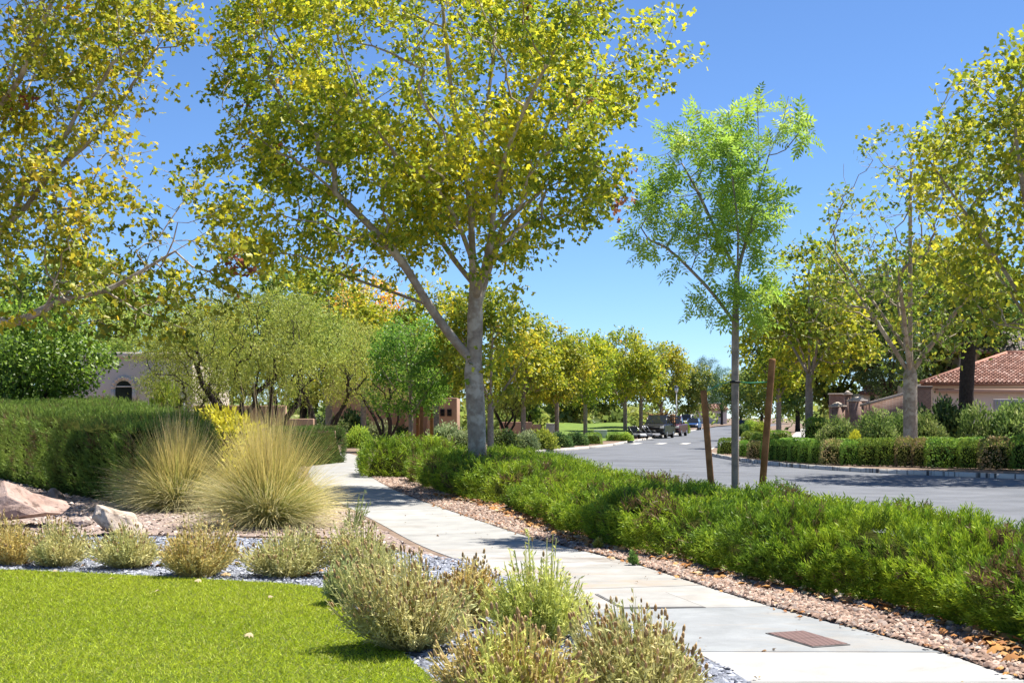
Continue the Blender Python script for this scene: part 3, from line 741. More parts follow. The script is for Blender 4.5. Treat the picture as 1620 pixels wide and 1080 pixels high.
P_FA = [generic('far_tree', 9, 3.6, 1.6, 5, 300, (SL, SLf), 18, .34, (.24, .40), [(.05, .08, .018), (.09, .125, .022), (.15, .175, .028), (.22, .21, .03)], [.25, .35, .3, .1], M_bark_dark, .2, s, skip=.1) for s in (171, 172)]
rng = np.random.default_rng(99)

def put(proto, name, label, x, d, z=0, s=1.0, rot=None, group=None, cat='tree', sz=None):
    return tree_obj(name, label, cat, (X(x, d), d, z), proto[0], proto[1], random.uniform(0, 6.28) if rot is None else rot, group, (s, s, sz or s))
G1 = 'plane trees lining the left side of the street'
put(P_PL[0], 'plane_tree', 'street plane just behind the big plane tree\'s trunk, right of it', 776, 60, s=.95, group=G1)
put(P_PL[1], 'plane_tree', 'thin-trunked street plane left of the white utility pedestal', 828, 82, s=1.02, group=G1)
put(P_PL[2], 'plane_tree', 'street plane directly beside the white utility pedestal', 881, 86, s=.96, group=G1)
put(P_PL[0], 'plane_tree', 'forked street plane left of the low white electrical cabinet', 926, 98, s=1.0, group=G1)
put(P_PL[1], 'plane_tree', 'straight pale-trunked street plane right of the electrical cabinet', 989, 110, s=1.12, group=G1)
put(P_PL[2], 'plane_tree', 'dark-trunked street plane beside the loaded work truck', 1014, 118, s=1.15, group=G1)
put(P_PL[0], 'plane_tree', 'far street plane above the maroon pickup', 1046, 150, s=1.25, group=G1)
put(P_FA[0], 'leafy_tree', 'distant tree over the white van', 1088, 215, s=1.15)
put(P_FA[1], 'leafy_tree', 'olive green tree behind the lawn, between two street planes', 905, 135, s=1.05)
put(P_FA[0], 'leafy_tree', 'leafy tree filling the gap behind the electrical cabinet', 958, 150, s=1.05)
put(P_FA[1], 'leafy_tree', 'bushy tree at the back, above the stepped pink wall', 838, 120, s=.95)
put(P_PI[0], 'pine_tree', 'dark far pine at the end of the street, left of the staked ash', 1118, 260, s=1.05)
put(P_PI[0], 'pine_tree', 'dark far pine seen between the left stake and the ash trunk', 1142, 290, s=1.0)
put(P_FA[1], 'leafy_tree', 'hazy tree at the end of the street, seen behind the ash trunk', 1172, 250, s=1.2)
put(P_GR[0], 'ash_tree', 'fresh green ash with pale stakes left of the big plane tree', 650, 62, s=.98, rot=.6)
put(P_ME[0], 'mesquite_tree', 'pale mesquite with dark slanting stems behind the yellow bush', 366, 50, s=.98, rot=1.0)
put(P_ME[1], 'mesquite_tree', 'pale mesquite in front of the pink wall, right of the yellow bush', 432, 54, s=1.0, rot=2.2)
put(P_ME[0], 'mesquite_tree', 'small dark-stemmed mesquite right of the arched window', 306, 56, s=.8, rot=3.9)
put(P_ME[1], 'mesquite_tree', 'dark wide-forked mesquite in front of the small-windowed pink house', 608, 74, s=1.0, rot=.3)
put(P_ME[0], 'mesquite_tree', 'dark-stemmed mesquite by the stepped pink wall', 802, 84, s=.78, rot=.3)
put(P_ME[1], 'mesquite_tree', 'pale mesquite crown right of the pink wall\'s step', 515, 66, s=1.02, rot=4.2)
put(P_GR[1], 'green_tree', 'dense deep green tree rising over the left hedge', 40, 46, s=1.05)
put(P_GR[1], 'green_tree', 'dark green tree at the left border, behind the hedge', -60, 52, s=1.2)
put(P_OR[0], 'autumn_tree', 'orange and yellow tree behind the fresh green ash', 575, 92, s=1.0)
put(P_FA[0], 'leafy_tree', 'olive tree far behind the mesquites', 480, 100, s=1.4)
put(P_PL[1], 'plane_tree', 'tall plane left of the orange tree, above the mesquites', 520, 80, s=1.35)
put(P_PL[2], 'plane_tree', 'plane tree crown behind the big plane\'s left limb', 690, 84, s=1.3)
put(P_ME[0], 'mesquite_tree', 'tall pale mesquite behind the arched window house', 215, 72, s=1.35)
put(P_FA[1], 'leafy_tree', 'tall leafy tree far left behind the deep green one', 110, 90, s=1.5)
put(P_FA[1], 'leafy_tree', 'far olive tree behind the pink house', 690, 115, s=1.0)
put(P_FA[0], 'leafy_tree', 'tree behind the arched window house', 330, 95, s=1.1)
# right side of the street
put(P_SP[0], 'plane_tree', 'sparse plane tree with bare top twigs behind the clipped hedge', 1440, 51, s=1.12, rot=.4)
put(P_YE[0], 'plane_tree', 'golden plane tree reaching in from the right edge', 1650, 39, s=1.12, rot=2.1)
put(P_PL[1], 'plane_tree', 'leaning plane tree beside the right-hand sidewalk', 1280, 74, s=1.45, rot=1.2)
put(P_PL[2], 'plane_tree', 'plane tree behind the right stake of the ash', 1232, 100, s=1.3)
put(P_FA[0], 'leafy_tree', 'tree behind the right-hand sidewalk, over the brick pillars', 1318, 105, s=1.35)
put(P_PI[0], 'pine_tree', 'dark pine behind the capped stone wall', 1408, 84, s=.85)
put(P_FA[1], 'leafy_tree', 'pale tall tree behind the sparse plane', 1490, 100, s=1.7)
put(P_FA[0], 'leafy_tree', 'round tree behind the tiled house', 1585, 112, s=1.5)
put(P_FA[1], 'leafy_tree', 'dark tree at the far right sidewalk\'s end', 1262, 150, s=1.3)
put(P_FA[0], 'leafy_tree', 'small far tree at the bend of the street', 1205, 190, s=1.1)

# ------------------------------------------------------------------ hedges
def tri_fan_core(poly, hfn, inset, z0=-.01, zs=.88):
    """closed dark inner body of a hedge: walls and top from a ring that is pulled inwards"""
    P = A(poly); c = P.mean(0); n = len(P)
    T = np.roll(P, -1, 0) - np.roll(P, 1, 0); T = T / np.maximum(np.linalg.norm(T, axis=1, keepdims=True), 1e-6)
    N = np.stack([T[:, 1], -T[:, 0]], -1)
    a = np.sum(P[:, 0] * np.roll(P[:, 1], -1) - np.roll(P[:, 0], -1) * P[:, 1])
    if a < 0: N = -N
    Q = P - N * inset
    return Q
def hedge_surface(poly, hfn, n_top, n_side, bulge=.0, inset=.0, round_=.25, edge_w=None):
    """random points with outward normals over the top and the sides of a hedge"""
    P = A(poly)
    a = np.sum(P[:, 0] * np.roll(P[:, 1], -1) - np.roll(P[:, 0], -1) * P[:, 1])
    if a < 0: P = P[::-1]
    top = sample_poly(P, n_top); E = np.roll(P, -1, 0) - P; L = np.linalg.norm(E, axis=1)
    # distance to the border for rounding of the top edge
    dmin = np.full(len(top), 9.0); nb = np.zeros((len(top), 2))
    for i in range(len(P)):
        t_ = np.clip(((top - P[i]) @ E[i]) / (L[i] ** 2 + 1e-9), 0, 1); q = P[i] + t_[:, None] * E[i]; d = np.linalg.norm(top - q, axis=1)
        m = d < dmin; dmin[m] = d[m]; nb[m] = A([E[i][1], -E[i][0]]) / (L[i] + 1e-9)
    e = np.clip(1 - dmin / round_, 0, 1); h = hfn(top) - round_ * .7 * e ** 2
    nt_ = unit(np.column_stack([nb * (e * .9)[:, None], np.full(len(top), 1.0) - .3 * e]))
    pt = np.column_stack([top, h])
    w_ = L if edge_w is None else L * edge_w(P)
    k = rng.choice(len(P), n_side, p=w_ / w_.sum()); t_ = rng.random(n_side)
    q = P[k] + E[k] * t_[:, None]; nn = np.stack([E[k][:, 1], -E[k][:, 0]], -1) / L[k][:, None]
    hh = hfn(q) - round_ * .6; v = rng.random(n_side) ** .85
    z = hh * v; off = bulge * np.sin(v * math.pi * .9) - .02
    ps = np.column_stack([q + nn * off[:, None], z]); ns = unit(np.column_stack([nn, .15 + .5 * v]))
    return np.concatenate([pt, ps]), np.concatenate([nt_, ns])
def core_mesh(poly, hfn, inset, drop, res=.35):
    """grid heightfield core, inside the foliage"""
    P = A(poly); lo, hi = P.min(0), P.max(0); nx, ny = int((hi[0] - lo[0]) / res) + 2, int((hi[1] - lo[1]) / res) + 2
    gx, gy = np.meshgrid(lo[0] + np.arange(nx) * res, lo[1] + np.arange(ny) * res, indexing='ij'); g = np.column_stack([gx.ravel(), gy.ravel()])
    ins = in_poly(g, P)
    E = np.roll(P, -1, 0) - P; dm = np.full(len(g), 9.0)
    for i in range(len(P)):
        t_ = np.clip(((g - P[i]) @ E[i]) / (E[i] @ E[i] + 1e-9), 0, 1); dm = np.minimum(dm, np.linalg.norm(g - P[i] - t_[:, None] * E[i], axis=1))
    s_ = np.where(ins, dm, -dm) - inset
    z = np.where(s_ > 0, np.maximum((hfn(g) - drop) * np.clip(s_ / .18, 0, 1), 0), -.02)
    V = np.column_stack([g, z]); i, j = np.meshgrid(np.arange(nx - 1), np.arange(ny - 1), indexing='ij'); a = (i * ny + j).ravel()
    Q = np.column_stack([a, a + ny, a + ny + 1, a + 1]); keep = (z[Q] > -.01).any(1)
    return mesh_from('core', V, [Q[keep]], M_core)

def spray_foliage(pos, nrm, size, pal, upw=.35, cn=1.3, seed=2, ysq=1.0, wob=.45, tm=(JS, JSf, JSg)):
    k = len(pos); fw = unit(nrm + A([0, 0, upw]) + rng.normal(size=(k, 3)) * wob)
    pal = A(pal); u = np.clip(noise3(pos, cn, seed) * .7 + rng.random(k) * .5 - .1, 0, .999)
    c = pal[(u * len(pal)).astype(int)] * rng.uniform(.65, 1.3, (k, 1))
    dead = (noise3(pos, 1.7, seed + 9) > .74) & (rng.random(k) < .55) | (rng.random(k) < .025); c[dead] = A([.20, .13, .06]) * rng.uniform(.6, 1.3, (dead.sum(), 1))
    sc = rng.uniform(size[0], size[1], k); S3 = np.column_stack([sc * ysq, sc, sc * ysq])
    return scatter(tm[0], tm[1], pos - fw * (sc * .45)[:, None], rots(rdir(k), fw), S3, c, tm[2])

PAL_JUN = LEAF_GAIN * A([(.05, .09, .010), (.09, .145, .012), (.14, .195, .014), (.19, .24, .016)])
def juniper(name, label, poly, h, n_top, n_side, size, seed, pal=PAL_JUN, und=.10, stems=None, upw=.35, group=None):
    def hf(p): return h * (1 - und / 2 + und * noise3(np.column_stack([p, np.zeros(len(p))]), 1.1, seed)) + .10 * (noise3(np.column_stack([p, np.ones(len(p))]), 3.0, seed + 1) - .5)
    pos, nr = hedge_surface(poly, hf, n_top, n_side, bulge=.10, round_=.3)
    # clumpy relief
    pos = pos + nr * ((noise3(pos, 2.4, seed + 2) - .5) * .29 + (noise3(pos, 5.5, seed + 3) - .5) * .16)[:, None]
    kp = noise3(pos, 4.0, seed + 4) > .25; pos, nr = pos[kp], nr[kp]
    vis = in_view(pos[:, :2], 150, 0.4); pos, nr = pos[vis], nr[vis]
    near = pos[:, 1] < 13.5
    parts = []
    for sel, tm_, wide in ((near, (JS, JSf, JSg), 1.0), (~near, JSl, 1.5)):
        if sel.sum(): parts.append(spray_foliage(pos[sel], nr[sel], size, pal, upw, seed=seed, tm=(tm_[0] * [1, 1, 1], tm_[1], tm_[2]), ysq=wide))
    V, T, C = merge(parts)
    r_ = thing(name, label, 'hedge', (0, 0, 0), group=group)
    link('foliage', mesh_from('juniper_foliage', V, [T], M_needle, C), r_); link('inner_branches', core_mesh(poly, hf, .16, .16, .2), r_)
    return r_
def strip(fl, bl, y0, y1):
    f_ = fl[(fl[:, 1] >= y0) & (fl[:, 1] <= y1)]; b_ = bl[(bl[:, 1] >= y0) & (bl[:, 1] <= y1)]
    return [tuple(q) for q in f_[::2]] + [tuple(q) for q in b_[::-2]]
juniper('juniper_hedge', 'long low bright green juniper hedge in front of the staked ash, along the pebble strip', strip(HF, HB, 6.5, 23.4), .54, 11500, 11000, (.14, .26), 51)
juniper('juniper_hedge', 'shaded juniper clump around the foot of the big plane tree', strip(HF, HB, 23.9, 34.2), .68, 3600, 3300, (.17, .30), 52)
juniper('juniper_hedge', 'small round juniper at the bend of the sidewalk, left of the big plane', [(-3.9, 35.5), (-2.6, 34.9), (-1.6, 36), (-1.5, 38.5), (-3.0, 39.5), (-4.3, 38)], .82, 800, 900, (.26, .42), 53)

# large sheared hedge on the left
LH = [(-6.9, 24.0), (-5.9, 26.0), (-7.2, 31), (-9.8, 38), (-16, 50), (-22, 50), (-17, 41), (-13.6, 35), (-10, 28.6)]
def lhf(p):
    b = 1.42 + .055 * np.clip(p[:, 1] - 24, 0, 40) * .62 + .18 * (noise3(np.column_stack([p, np.zeros(len(p))]), .45, 61) - .5)
    return b + .12 * (noise3(np.column_stack([p, np.zeros(len(p))]), 1.8, 62) - .5)
pos, nr = hedge_surface(LH, lhf, 8000, 12000, bulge=.06, round_=.28, edge_w=lambda P: np.where(P[:, 1] < 36, 1.0, .35))
pos = pos + nr * ((noise3(pos, 2.2, 63) - .5) * .22)[:, None]
V, T, C = spray_foliage(pos, nr, (.15, .28), LEAF_GAIN * A([(.045, .08, .014), (.075, .12, .018), (.11, .16, .024), (.15, .20, .035)]), .55, seed=64, ysq=1.1, tm=JSl)
r_ = thing('clipped_hedge', 'tall sheared green hedge behind the boulders at the left', 'hedge')
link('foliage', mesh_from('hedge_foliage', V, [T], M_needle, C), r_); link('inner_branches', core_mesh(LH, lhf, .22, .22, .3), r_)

# ------------------------------------------------------------------ leafy bushes (prototypes and copies)
def bush_mesh(name, r, h, n, tmpl, size, pal, seed, box=False, fw_up=.4, sig=.06, twigs=True, wob=.7, m_=None):
    """leaves over a rounded or boxy body about the origin, base at z=0, plus a twiggy core"""
    g = np.random.default_rng(seed)
    d = unit(g.normal(size=(n, 3))); d[:, 2] = np.abs(d[:, 2]) * 1.0 - .12 * (g.random(n) < .35)
    if box:
        pw = (np.abs(d) ** 5).sum(1) ** (-1 / 5); d2 = d * pw[:, None]
    else: d2 = d
    rad = 1 + .35 * (noise3(d * 2.2, 1.0, seed) - .5) * (0.45 if box else 1) + g.normal(size=n) * sig
    rad *= np.where(g.random(n) < .25, g.uniform(.6, 1, n), 1)
    pos = d2 * rad[:, None] * A([r, r, h]); pos[:, 2] = np.maximum(pos[:, 2] + .04, .03 * h)
    fw = unit(d + A([0, 0, fw_up]) + g.normal(size=(n, 3)) * wob); nr = unit(d + g.normal(size=(n, 3)) * .5)
    pal = A(pal) * LEAF_GAIN; u = np.clip(noise3(pos, 2.2, seed + 1) * .8 + g.random(n) * .4 - .1, 0, .999)
    c = pal[(u * len(pal)).astype(int)] * g.uniform(.75, 1.25, (n, 1))
    V, T, C = scatter(tmpl[0], tmpl[1], pos, rots(nr, fw), g.uniform(size[0], size[1], n), c, tmpl[2] if len(tmpl) > 2 else None)
    fm = mesh_from(name + '_foliage', V, [T], m_ or M_leaf2, C)
    # core: branches fanning out of the base
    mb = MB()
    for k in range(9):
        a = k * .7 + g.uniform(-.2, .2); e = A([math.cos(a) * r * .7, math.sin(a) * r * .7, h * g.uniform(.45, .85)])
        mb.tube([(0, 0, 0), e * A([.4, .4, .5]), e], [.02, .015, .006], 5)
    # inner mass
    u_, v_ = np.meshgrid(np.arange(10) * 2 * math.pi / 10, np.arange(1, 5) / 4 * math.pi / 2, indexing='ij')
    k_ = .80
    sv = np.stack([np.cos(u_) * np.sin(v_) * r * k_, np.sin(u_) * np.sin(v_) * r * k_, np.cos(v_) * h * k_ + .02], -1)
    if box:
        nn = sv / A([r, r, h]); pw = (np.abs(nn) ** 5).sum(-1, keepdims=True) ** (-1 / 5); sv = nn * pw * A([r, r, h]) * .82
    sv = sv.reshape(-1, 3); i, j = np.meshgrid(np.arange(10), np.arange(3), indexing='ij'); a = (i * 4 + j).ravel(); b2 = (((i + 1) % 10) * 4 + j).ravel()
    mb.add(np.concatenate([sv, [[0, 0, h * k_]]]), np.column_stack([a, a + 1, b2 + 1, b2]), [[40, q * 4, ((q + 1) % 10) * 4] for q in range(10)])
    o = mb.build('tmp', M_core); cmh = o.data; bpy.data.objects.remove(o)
    return fm, cmh
def put_bush(proto, name, label, loc, s=1, rot=None, group=None, cat='shrub'):
    r_ = thing(name, label, cat, loc, random.uniform(0, 6.28) if rot is None else rot, group, s)
    link('foliage', proto[0], r_); link('branches', proto[1], r_); return r_
DLt, OVt = (DL, DLf), (OVL, OVLf)
B_BOX = [bush_mesh('clipped_box', .5, .78, 2600, DLt, (.05, .085), [(.05, .10, .016), (.08, .14, .02), (.12, .18, .024), (.16, .21, .03)], s, True, sig=.02) for s in (201, 202)]
B_BRN = bush_mesh('browning_box', .5, .78, 2300, DLt, (.05, .085), [(.09, .10, .025), (.12, .13, .03), (.20, .15, .07), (.26, .17, .09)], 203, True, sig=.03)
B_OLE = [bush_mesh('oleander', .95, 1.45, 3800, OVt, (.11, .19), [(.05, .085, .022), (.08, .12, .028), (.12, .16, .04), (.18, .20, .075)], s, fw_up=.9, sig=.09) for s in (211, 212)]
B_DRK = bush_mesh('dark_shrub', .8, 1.1, 2600, DLt, (.10, .17), [(.02, .045, .014), (.035, .065, .018), (.055, .09, .022), (.09, .12, .035)], 221, sig=.09)
B_YEL = bush_mesh('yellow_shrub', .7, .8, 2400, DLt, (.06, .11), [(.20, .195, .015), (.27, .255, .02), (.33, .31, .025), (.23, .24, .025)], 231, sig=.06)
B_LIM = bush_mesh('lime_shrub', .7, .8, 2200, DLt, (.08, .14), [(.09, .13, .02), (.14, .19, .026), (.20, .24, .03), (.26, .28, .04)], 241, sig=.10)
B_GRY = bush_mesh('grey_green_shrub', .7, .75, 2200, OVt, (.07, .13), [(.07, .10, .045), (.10, .13, .055), (.15, .18, .08), (.20, .22, .11)], 251, sig=.1)

ORD = ['first', 'second', 'third', 'fourth', 'fifth', 'sixth', 'seventh', 'eighth', 'ninth', 'tenth', 'eleventh', 'twelfth', 'thirteenth', 'fourteenth', 'fifteenth', 'sixteenth', 'seventeenth', 'eighteenth', 'nineteenth', 'twentieth', 'twenty-first', 'twenty-second']
row = [(1151, 12), (1177, 16), (1195, 22), (1212, 14), (1222, 12), (1232, 12), (1243, 13), (1257, 17), (1274, 17), (1291, 18), (1318, 36), (1349, 26), (1377, 31), (1405, 26), (1431, 27), (1456, 25), (1493, 50), (1535, 34), (1576, 48), (1622, 42)]
for i, (x, wpx) in enumerate(row):
    yb = np.interp(x, [1140, 1200, 1300, 1450, 1620], [716, 726, 734, 738, 743]); d = CH * F / (yb - YH)
    wm = wpx * d / F; hm = np.interp(x, [1140, 1300, 1620], [.62, .75, .92]) * random.uniform(.92, 1.06)
    br = i in (2, 10, 14, 15, 18)
    lab = ('browning' if br else 'clipped green') + ' box shrub in the kerbside row, %s from the row\'s left end' % ORD[i]
    put_bush(B_BRN if br else B_BOX[i % 2], 'box_shrub', lab, (X(x, d), d, 0), (wm * 1.06, max(wm * 1.0, .8), hm / .80), random.choice([0, 1.57, 3.14]), 'clipped shrubs along the right-hand kerb')
for i, (x, y, wpx, hp) in enumerate([(1345, 722, 60, 26), (1410, 721, 60, 26), (1478, 722, 70, 28), (1552, 724, 80, 30), (1625, 726, 70, 32), (1262, 716, 60, 22), (1210, 706, 40, 18), (1232, 700, 34, 18), (1190, 702, 30, 18)]):
    d = CH * F / (y - YH); put_bush(B_BOX[i % 2], 'box_shrub', 'low clipped box hedge plant behind the kerbside row, %s' % ('under the leaning plane', 'left of the sparse plane\'s trunk', 'right of the sparse plane\'s trunk', 'in front of the dark trunk', 'at the right border', 'beside the leaning plane\'s foot', 'left of the right-hand sidewalk', 'nearest the right-hand sidewalk\'s far end', 'behind the ash trunk')[i], (X(x, d), d, 0), (wpx * d / F * 1.05, 1.0, hp * d / F / .8), 0, 'low clipped hedges behind the kerbside row')
for i, (x, y, w_, h_, pr, lab) in enumerate([
    (1325, 716, 64, 50, B_OLE[0], 'rounded oleander left of the yellow bush'), (1388, 719, 70, 56, B_OLE[1], 'rounded oleander under the capped stone wall'),
    (1464, 719, 62, 60, B_OLE[0], 'oleander right of the sparse plane\'s trunk'), (1500, 716, 66, 72, B_DRK, 'dark leafy shrub left of the dark trunk'), (1548, 719, 64, 64, B_OLE[1], 'pale oleander below the dark trunk'),
    (1608, 720, 92, 76, B_OLE[0], 'big loose oleander at the right border'), (1290, 706, 34, 40, B_BOX[0], 'square hedge end beside the right-hand sidewalk'),
    (1352, 722, 26, 36, B_YEL, 'small yellow bush among the oleanders'), (1598, 662, 40, 40, B_DRK, 'dark hedge against the tiled house'), (1450, 660, 60, 40, B_DRK, 'dark shrub behind the capped stone wall'),
    (1424, 718, 54, 54, B_OLE[1], 'oleander left of the sparse plane\'s trunk'), (1665, 720, 80, 84, B_OLE[1], 'oleander cut off by the right border')]):
    d = CH * F / (max(y, 690) - YH); d = {8: 66, 9: 62}.get(i, d); z = 0
    R0 = {id(B_OLE[0]): (.95, 1.45), id(B_OLE[1]): (.95, 1.45), id(B_DRK): (.8, 1.1), id(B_YEL): (.7, .8), id(B_BOX[0]): (.5, .78)}[id(pr)]
    zb = 0
    put_bush(pr, 'oleander_shrub' if pr in B_OLE else 'leafy_shrub', lab, (X(x, d), d, zb), (w_ * d / F / 2 / R0[0], w_ * d / F / 2 / R0[0], (h_ if i not in (8, 9) else 58) * d / F / R0[1]), None)

# middle distance, left of the street
mid = [(364, 690, 150, 30, B_YEL, 'bright yellow bush between the hedge and the mesquite', 33.5), (470, 712, 80, 36, B_DRK, None, 34), (568, 708, 40, 30, B_LIM, 'lime shrub beside the far bend of the sidewalk', None),
       (600, 703, 50, 32, B_GRY, 'grey-green shrub under the forked mesquite', None), (560, 696, 50, 40, B_DRK, 'dark shrub left of the forked mesquite', None), (632, 700, 44, 22, B_DRK, 'dark low shrub right of the forked mesquite', None),
       (706, 706, 56, 32, B_GRY, 'grey-green shrub before the small-windowed wall', None), (680, 712, 60, 20, B_LIM, 'lime ground shrub behind the juniper clump', None), (735, 710, 50, 26, B_GRY, 'pale shrub just left of the big plane\'s trunk', None),
       (800, 712, 46, 28, B_DRK, 'dark shrub at the kerb, right of the big plane\'s trunk', None), (832, 711, 40, 26, B_GRY, 'pale shrub at the kerb under the thin-trunked plane', None), (858, 710, 44, 28, B_LIM, 'green shrub at the kerb, left of the white pedestal', None),
       (886, 707, 36, 20, B_DRK, 'dark low shrub at the kerb below the white pedestal', None), (912, 704, 34, 18, B_DRK, 'dark low shrub at the kerb, beside the forked street plane', None), (938, 702, 26, 16, B_BOX[0], 'clipped shrub in front of the electrical cabinet', None),
       (972, 697, 22, 12, B_BOX[1], 'clipped shrub right of the electrical cabinet', None), (990, 697, 20, 12, B_LIM, 'clipped lime shrub near the mowers', None),
       (918, 683, 60, 14, B_YEL, 'clipped yellow-green hedge on the lawn', None), (900, 676, 60, 14, B_BOX[0], 'green hedge along the top of the lawn', None), (866, 676, 50, 16, B_GRY, 'grey-green hedge above the white pedestal', None),
       (1083, 685, 16, 16, B_LIM, 'spiky lime plant at the kerb beside the maroon pickup', None), (520, 700, 60, 36, B_DRK, 'dark leafy shrub at the right end of the pink wall', None),
       (755, 700, 40, 24, B_LIM, 'lime shrub behind the big plane\'s trunk', None), (262, 650, 60, 30, B_LIM, 'pale lime shrub before the arched window house', 56),
       (1175, 690, 22, 16, B_DRK, 'dark low shrub at the island nose, behind the ash trunk', None), (1188, 684, 24, 18, B_LIM, 'lime shrub on the island nose', None), (1205, 690, 26, 20, B_LIM, 'lime shrub by the ash\'s right stake', None)]
RAD = {id(B_DRK): (.8, 1.1), id(B_YEL): (.7, .8), id(B_LIM): (.7, .8), id(B_GRY): (.7, .75), id(B_BOX[0]): (.5, .78), id(B_BOX[1]): (.5, .78)}
for (x, y, w_, h_, pr, lab, dd) in mid:
    if lab is None: continue
    d = dd or CH * F / (y - YH); rr_ = RAD[id(pr)]
    zt = Z(y - h_, d) if dd else h_ * d / F
    put_bush(pr, 'leafy_shrub', lab, (X(x, d), d, 0), (w_ * d / F / 2 / rr_[0], w_ * d / F / 2 / rr_[0], zt / rr_[1]))
# dark clipped hedge that runs from the yellow bush to the walk
DH = [(X(430, 40), 40), (X(545, 47), 47), (X(540, 50), 50), (X(420, 43), 43)]
dhf = lambda p: 1.22 + .08 * (noise3(np.column_stack([p, np.zeros(len(p))]), 2, 71) - .5)
pos, nr = hedge_surface(DH, dhf, 1200, 1600, bulge=.05, round_=.2)
V, T, C = spray_foliage(pos, nr, (.15, .24), LEAF_GAIN * A([(.03, .055, .014), (.055, .09, .018), (.085, .13, .024)]), .4, seed=72, tm=JSl, ysq=1.4)
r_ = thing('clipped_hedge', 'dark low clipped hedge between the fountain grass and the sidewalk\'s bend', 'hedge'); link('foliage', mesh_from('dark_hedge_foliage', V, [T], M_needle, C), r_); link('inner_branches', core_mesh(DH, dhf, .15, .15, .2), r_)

# ------------------------------------------------------------------ lavender mounds
def mound(name, label, loc, w_, h_, n, pal, head_pal, heads, seed, spike=False):
    g = np.random.default_rng(seed); parts = []
    # stems: quadratic arcs from the base outwards
    k = n; a = g.random(k) * 2 * math.pi; rr_ = np.sqrt(g.random(k))
    top = np.column_stack([np.cos(a) * rr_ * w_ / 2, np.sin(a) * rr_ * w_ / 2, h_ * np.sqrt(np.maximum(1 - (rr_ * .9) ** 2, .02)) * g.uniform(.55, 1.12, k)])
    lump = .55 + .62 * noise3(np.column_stack([np.cos(a), np.sin(a), rr_]) * 1.9, 1.0, seed); top *= lump[:, None]; top[:, :2] += top[:, 2:3] * g.uniform(-.28, .28, 2)
    top[:, 2] = np.maximum(top[:, 2], .06)
    if spike: top[:, 2] *= g.uniform(.8, 1.18, k)
    b0 = np.column_stack([np.cos(a) * rr_ * w_ * .14, np.sin(a) * rr_ * w_ * .14, np.zeros(k)])
    ctl = np.column_stack([top[:, 0] * .75, top[:, 1] * .75, top[:, 2] * .45])
    def at(t_): t_ = t_[:, None]; return (1 - t_) ** 2 * b0 + 2 * t_ * (1 - t_) * ctl + t_ ** 2 * top
    pal = A(pal)
    cl = 1.25 * pal[np.clip((noise3(top + A(loc), 3.2, seed) * .8 + g.random(k) * .4 - .1) * len(pal), 0, len(pal) - .01).astype(int)] * g.uniform(.8, 1.2, (k, 1))
    # thin stems as crossed triangles strips
    seg = [0, .35, .7, 1.0]; pts = [at(np.full(k, s)) for s in seg]
    side = unit(np.cross(top - b0 + 1e-4, g.normal(size=(k, 3)))) * .0035
    V = np.stack([pts[i] + sgn * side for i in range(4) for sgn in (-1, 1)], 1)
    f_ = np.array([[2 * i, 2 * i + 1, 2 * i + 3] for i in range(3)] + [[2 * i, 2 * i + 3, 2 * i + 2] for i in range(3)])
    parts.append((V.reshape(-1, 3), (np.arange(k)[:, None, None] * 8 + f_[None]).reshape(-1, 3), np.repeat(cl * .8, 8, 0)))
    # leaves along the stems
    L = 15; t_ = g.uniform(.28, 1, k * L); ii = np.repeat(np.arange(k), L)
    def at2(ix, t_): t_ = t_[:, None]; return (1 - t_) ** 2 * b0[ix] + 2 * t_ * (1 - t_) * ctl[ix] + t_ ** 2 * top[ix]
    p_ = at2(ii, t_); dr = unit(top[ii] - b0[ii] * .5); fw = unit(dr * .8 + g.normal(size=(k * L, 3)) * .55)
    parts.append(scatter(NL, NLf, p_, rots(g.normal(size=(k * L, 3)), fw), g.uniform(.03, .055, k * L), cl[ii] * g.uniform(.8, 1.25, (k * L, 1))))
    V, T, C = merge(parts)
    r_ = thing(name, label, 'shrub', loc, 0, 'lavender mounds in the slate grit bed')
    link('foliage', mesh_from('lavender_foliage', V, [T], M_dry, C), r_)
    if heads:
        sel = np.where((g.random(k) < heads) & (top[:, 2] > h_ * .3))[0]; hp = top[sel] + A([0, 0, .012]); dv = unit(top[sel] - ctl[sel] + A([0, 0, .15]))
        # ovoid head: 3 rings of 6
        hv = []; 
        for (z_, r0) in ((0, .3), (.3, .5), (.7, .42)):
            for q in range(6): hv.append((math.cos(q * 1.047) * r0, z_, math.sin(q * 1.047) * r0))
        hv.append((0, 1.05, 0)); hv = A(hv); hf_ = [[i * 6 + j, i * 6 + (j + 1) % 6, (i + 1) * 6 + (j + 1) % 6] for i in range(2) for j in range(6)] + [[i * 6 + j, (i + 1) * 6 + (j + 1) % 6, (i + 1) * 6 + j] for i in range(2) for j in range(6)] + [[12 + j, 12 + (j + 1) % 6, 18] for j in range(6)]
        hc = A(head_pal)[g.integers(0, len(head_pal), len(sel))] * g.uniform(.7, 1.2, (len(sel), 1)); s_ = g.uniform(.7, 1.2, len(sel))
        V, T, C = scatter(hv, np.array(hf_), hp, rots(g.normal(size=(len(sel), 3)), dv), np.column_stack([s_ * .017, s_ * .038, s_ * .017]), hc)
        o = link('seed_heads', mesh_from('lavender_heads', V, [T], M_dry, C), r_); o['kind'] = 'stuff'
    return r_
GOLD = [(.50, .41, .15), (.58, .46, .17), (.44, .39, .15), (.62, .52, .22)]
SAGE = [(.40, .40, .15), (.46, .44, .18), (.54, .49, .22), (.35, .37, .15)]
GRN = [(.28, .33, .14), (.36, .39, .16), (.45, .45, .19), (.24, .29, .12)]
LIM = [(.42, .46, .11), (.50, .52, .14), (.56, .55, .18), (.36, .41, .10)]
HEAD = [(.52, .36, .17), (.62, .46, .24), (.42, .28, .13)]
